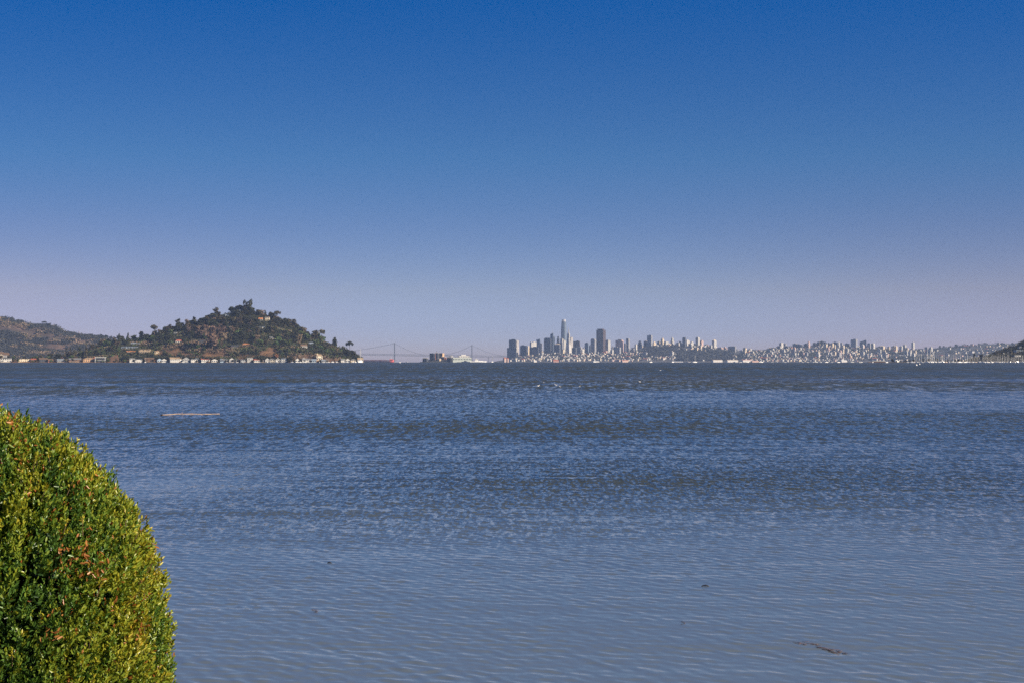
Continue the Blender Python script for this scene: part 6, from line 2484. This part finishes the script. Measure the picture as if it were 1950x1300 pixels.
def seaweed(px0, py0, px1, py1, n, label, seed):
    r = np.random.default_rng(seed)
    xa, ya = water_pt(px0, py0)
    xb, yb = water_pt(px1, py1)
    m = MB()
    cx_, cy_ = (xa + xb) / 2, (ya + yb) / 2
    for i in range(n):
        u = r.random()
        sp = 0.35 + math.sin(math.pi * u)
        x, y = xa + (xb - xa) * u + r.normal() * 0.02 * sp, ya + (yb - ya) * u + r.normal() * 0.07 * sp
        a = math.atan2(yb - ya, xb - xa) + r.normal() * 0.6
        l = r.uniform(0.04, 0.13)
        pts = []
        for k in range(4):
            q = (k / 3 - 0.5) * l
            px_, py_ = x + q * math.cos(a + k * .25), y + q * math.sin(a + k * .25)
            pts.append((px_ - cx_, py_ - cy_, sea_z(px_, py_) + 0.004 + 0.005 * r.random()))
        m.tube(pts, [0.001, 0.0026, 0.0024, 0.001], 5)
    o = m.build('seaweed', plain('red_brown_seaweed', (0.13, 0.085, 0.085), 0.5, 0.4, 20), None, True, (cx_, cy_, 0))
    tag(o, label, 'seaweed')


seaweed(1512, 1223, 1558, 1228, 20, 'thin wisp of red brown seaweed, smaller one at the lower right of the water', 4)
seaweed(1556, 1233, 1612, 1244, 46, 'larger clump of red brown seaweed floating at the lower right of the water', 5)
seaweed(590, 1160, 604, 1164, 8, 'scrap of pinkish seaweed floating near the shrub side of the calm water', 6)
seaweed(1296, 1184, 1304, 1186, 5, 'tiny reddish weed scrap left of and above the two seaweed clumps', 7)


def gull_mesh():
    m = MB()
    prof = [(0.005, -0.24), (0.03, -0.2), (0.06, -0.12), (0.088, 0.0), (0.08, 0.10), (0.045, 0.17), (0.03, 0.2)]
    n = 10
    vs, fs = [], []
    for r, x in prof:
        for k in range(n):
            a = 2 * math.pi * k / n
            vs.append((x, r * math.cos(a), 0.05 + r * math.sin(a) * 0.85 + (0.06 if x < -0.15 else 0) + max(0, x - 0.1) * 0.5))
    for i in range(len(prof) - 1):
        for k in range(n):
            a, b = i * n + k, i * n + (k + 1) % n
            fs.append((a, b, b + n, a + n))
    m.add(vs, fs)
    m.tube([(0.15, 0, 0.08), (0.2, 0, 0.16), (0.21, 0, 0.2), (0.24, 0, 0.225), (0.275, 0, 0.22)], [0.045, 0.036, 0.042, 0.046, 0.02], 8)
    return m.mesh('gull', plain('gull_feathers', (0.82, 0.81, 0.80), 0.7, 0.05, 3), True)


GM = gull_mesh()
BILL = MB().tube([(0.27, 0, 0.22), (0.33, 0, 0.205)], [0.014, 0.004], 5).mesh('bill', plain('yellow_bill', (0.6, 0.4, 0.05), 0.5, 0.05, 1))
for px, py, k, lab in ((1025, 734.5, 1.0, 'white gull on the water, leftmost of the floating row'), (1035.5, 728.5, 0.7, 'small white gull farther out behind the leftmost one'), (1059, 733.3, 1.15, 'largest white gull of the floating row'),
                       (1066.5, 736, 0.8, 'white gull close to the right of the largest gull'), (1103.5, 735.5, 0.7, 'lone small white gull at the right of the floating row'), (1218.5, 727, 0.95, 'white gull floating far right of the row of gulls'),
                       (1257.5, 704.8, 1.4, 'white gull floating far out near the dark band of water')):
    x, y = water_pt(px, py)
    t = thing('gull', lab, 'bird', (x, y, sea_z(x, y) if y < 400 else drop(x, y)), R_(rng.choice([20, 160, 200, 340])), None, (k * 0.85,) * 3)
    inst('body', GM, t)
    inst('bill', BILL, t)


def buoy(px, py, D, label):
    x = PX(px, D)
    t = thing('mooring_buoy', label, 'buoy', (x, D, drop(x, D)))
    MB().lathe([(0.3, -0.3), (0.75, 0.1), (0.75, 0.6), (0.35, 1.0)], 12).build('float', GEL, t, True)
    MB().tube([(0, 0, 1.0), (0, 0, 1.8)], 0.09, 6).build('post', MASTM, t)


buoy(1745, 696, 1400, 'white mooring buoy nearer in front of the marina, left of two')
buoy(1751, 694, 1750, 'white mooring buoy farther in front of the marina, right of two')
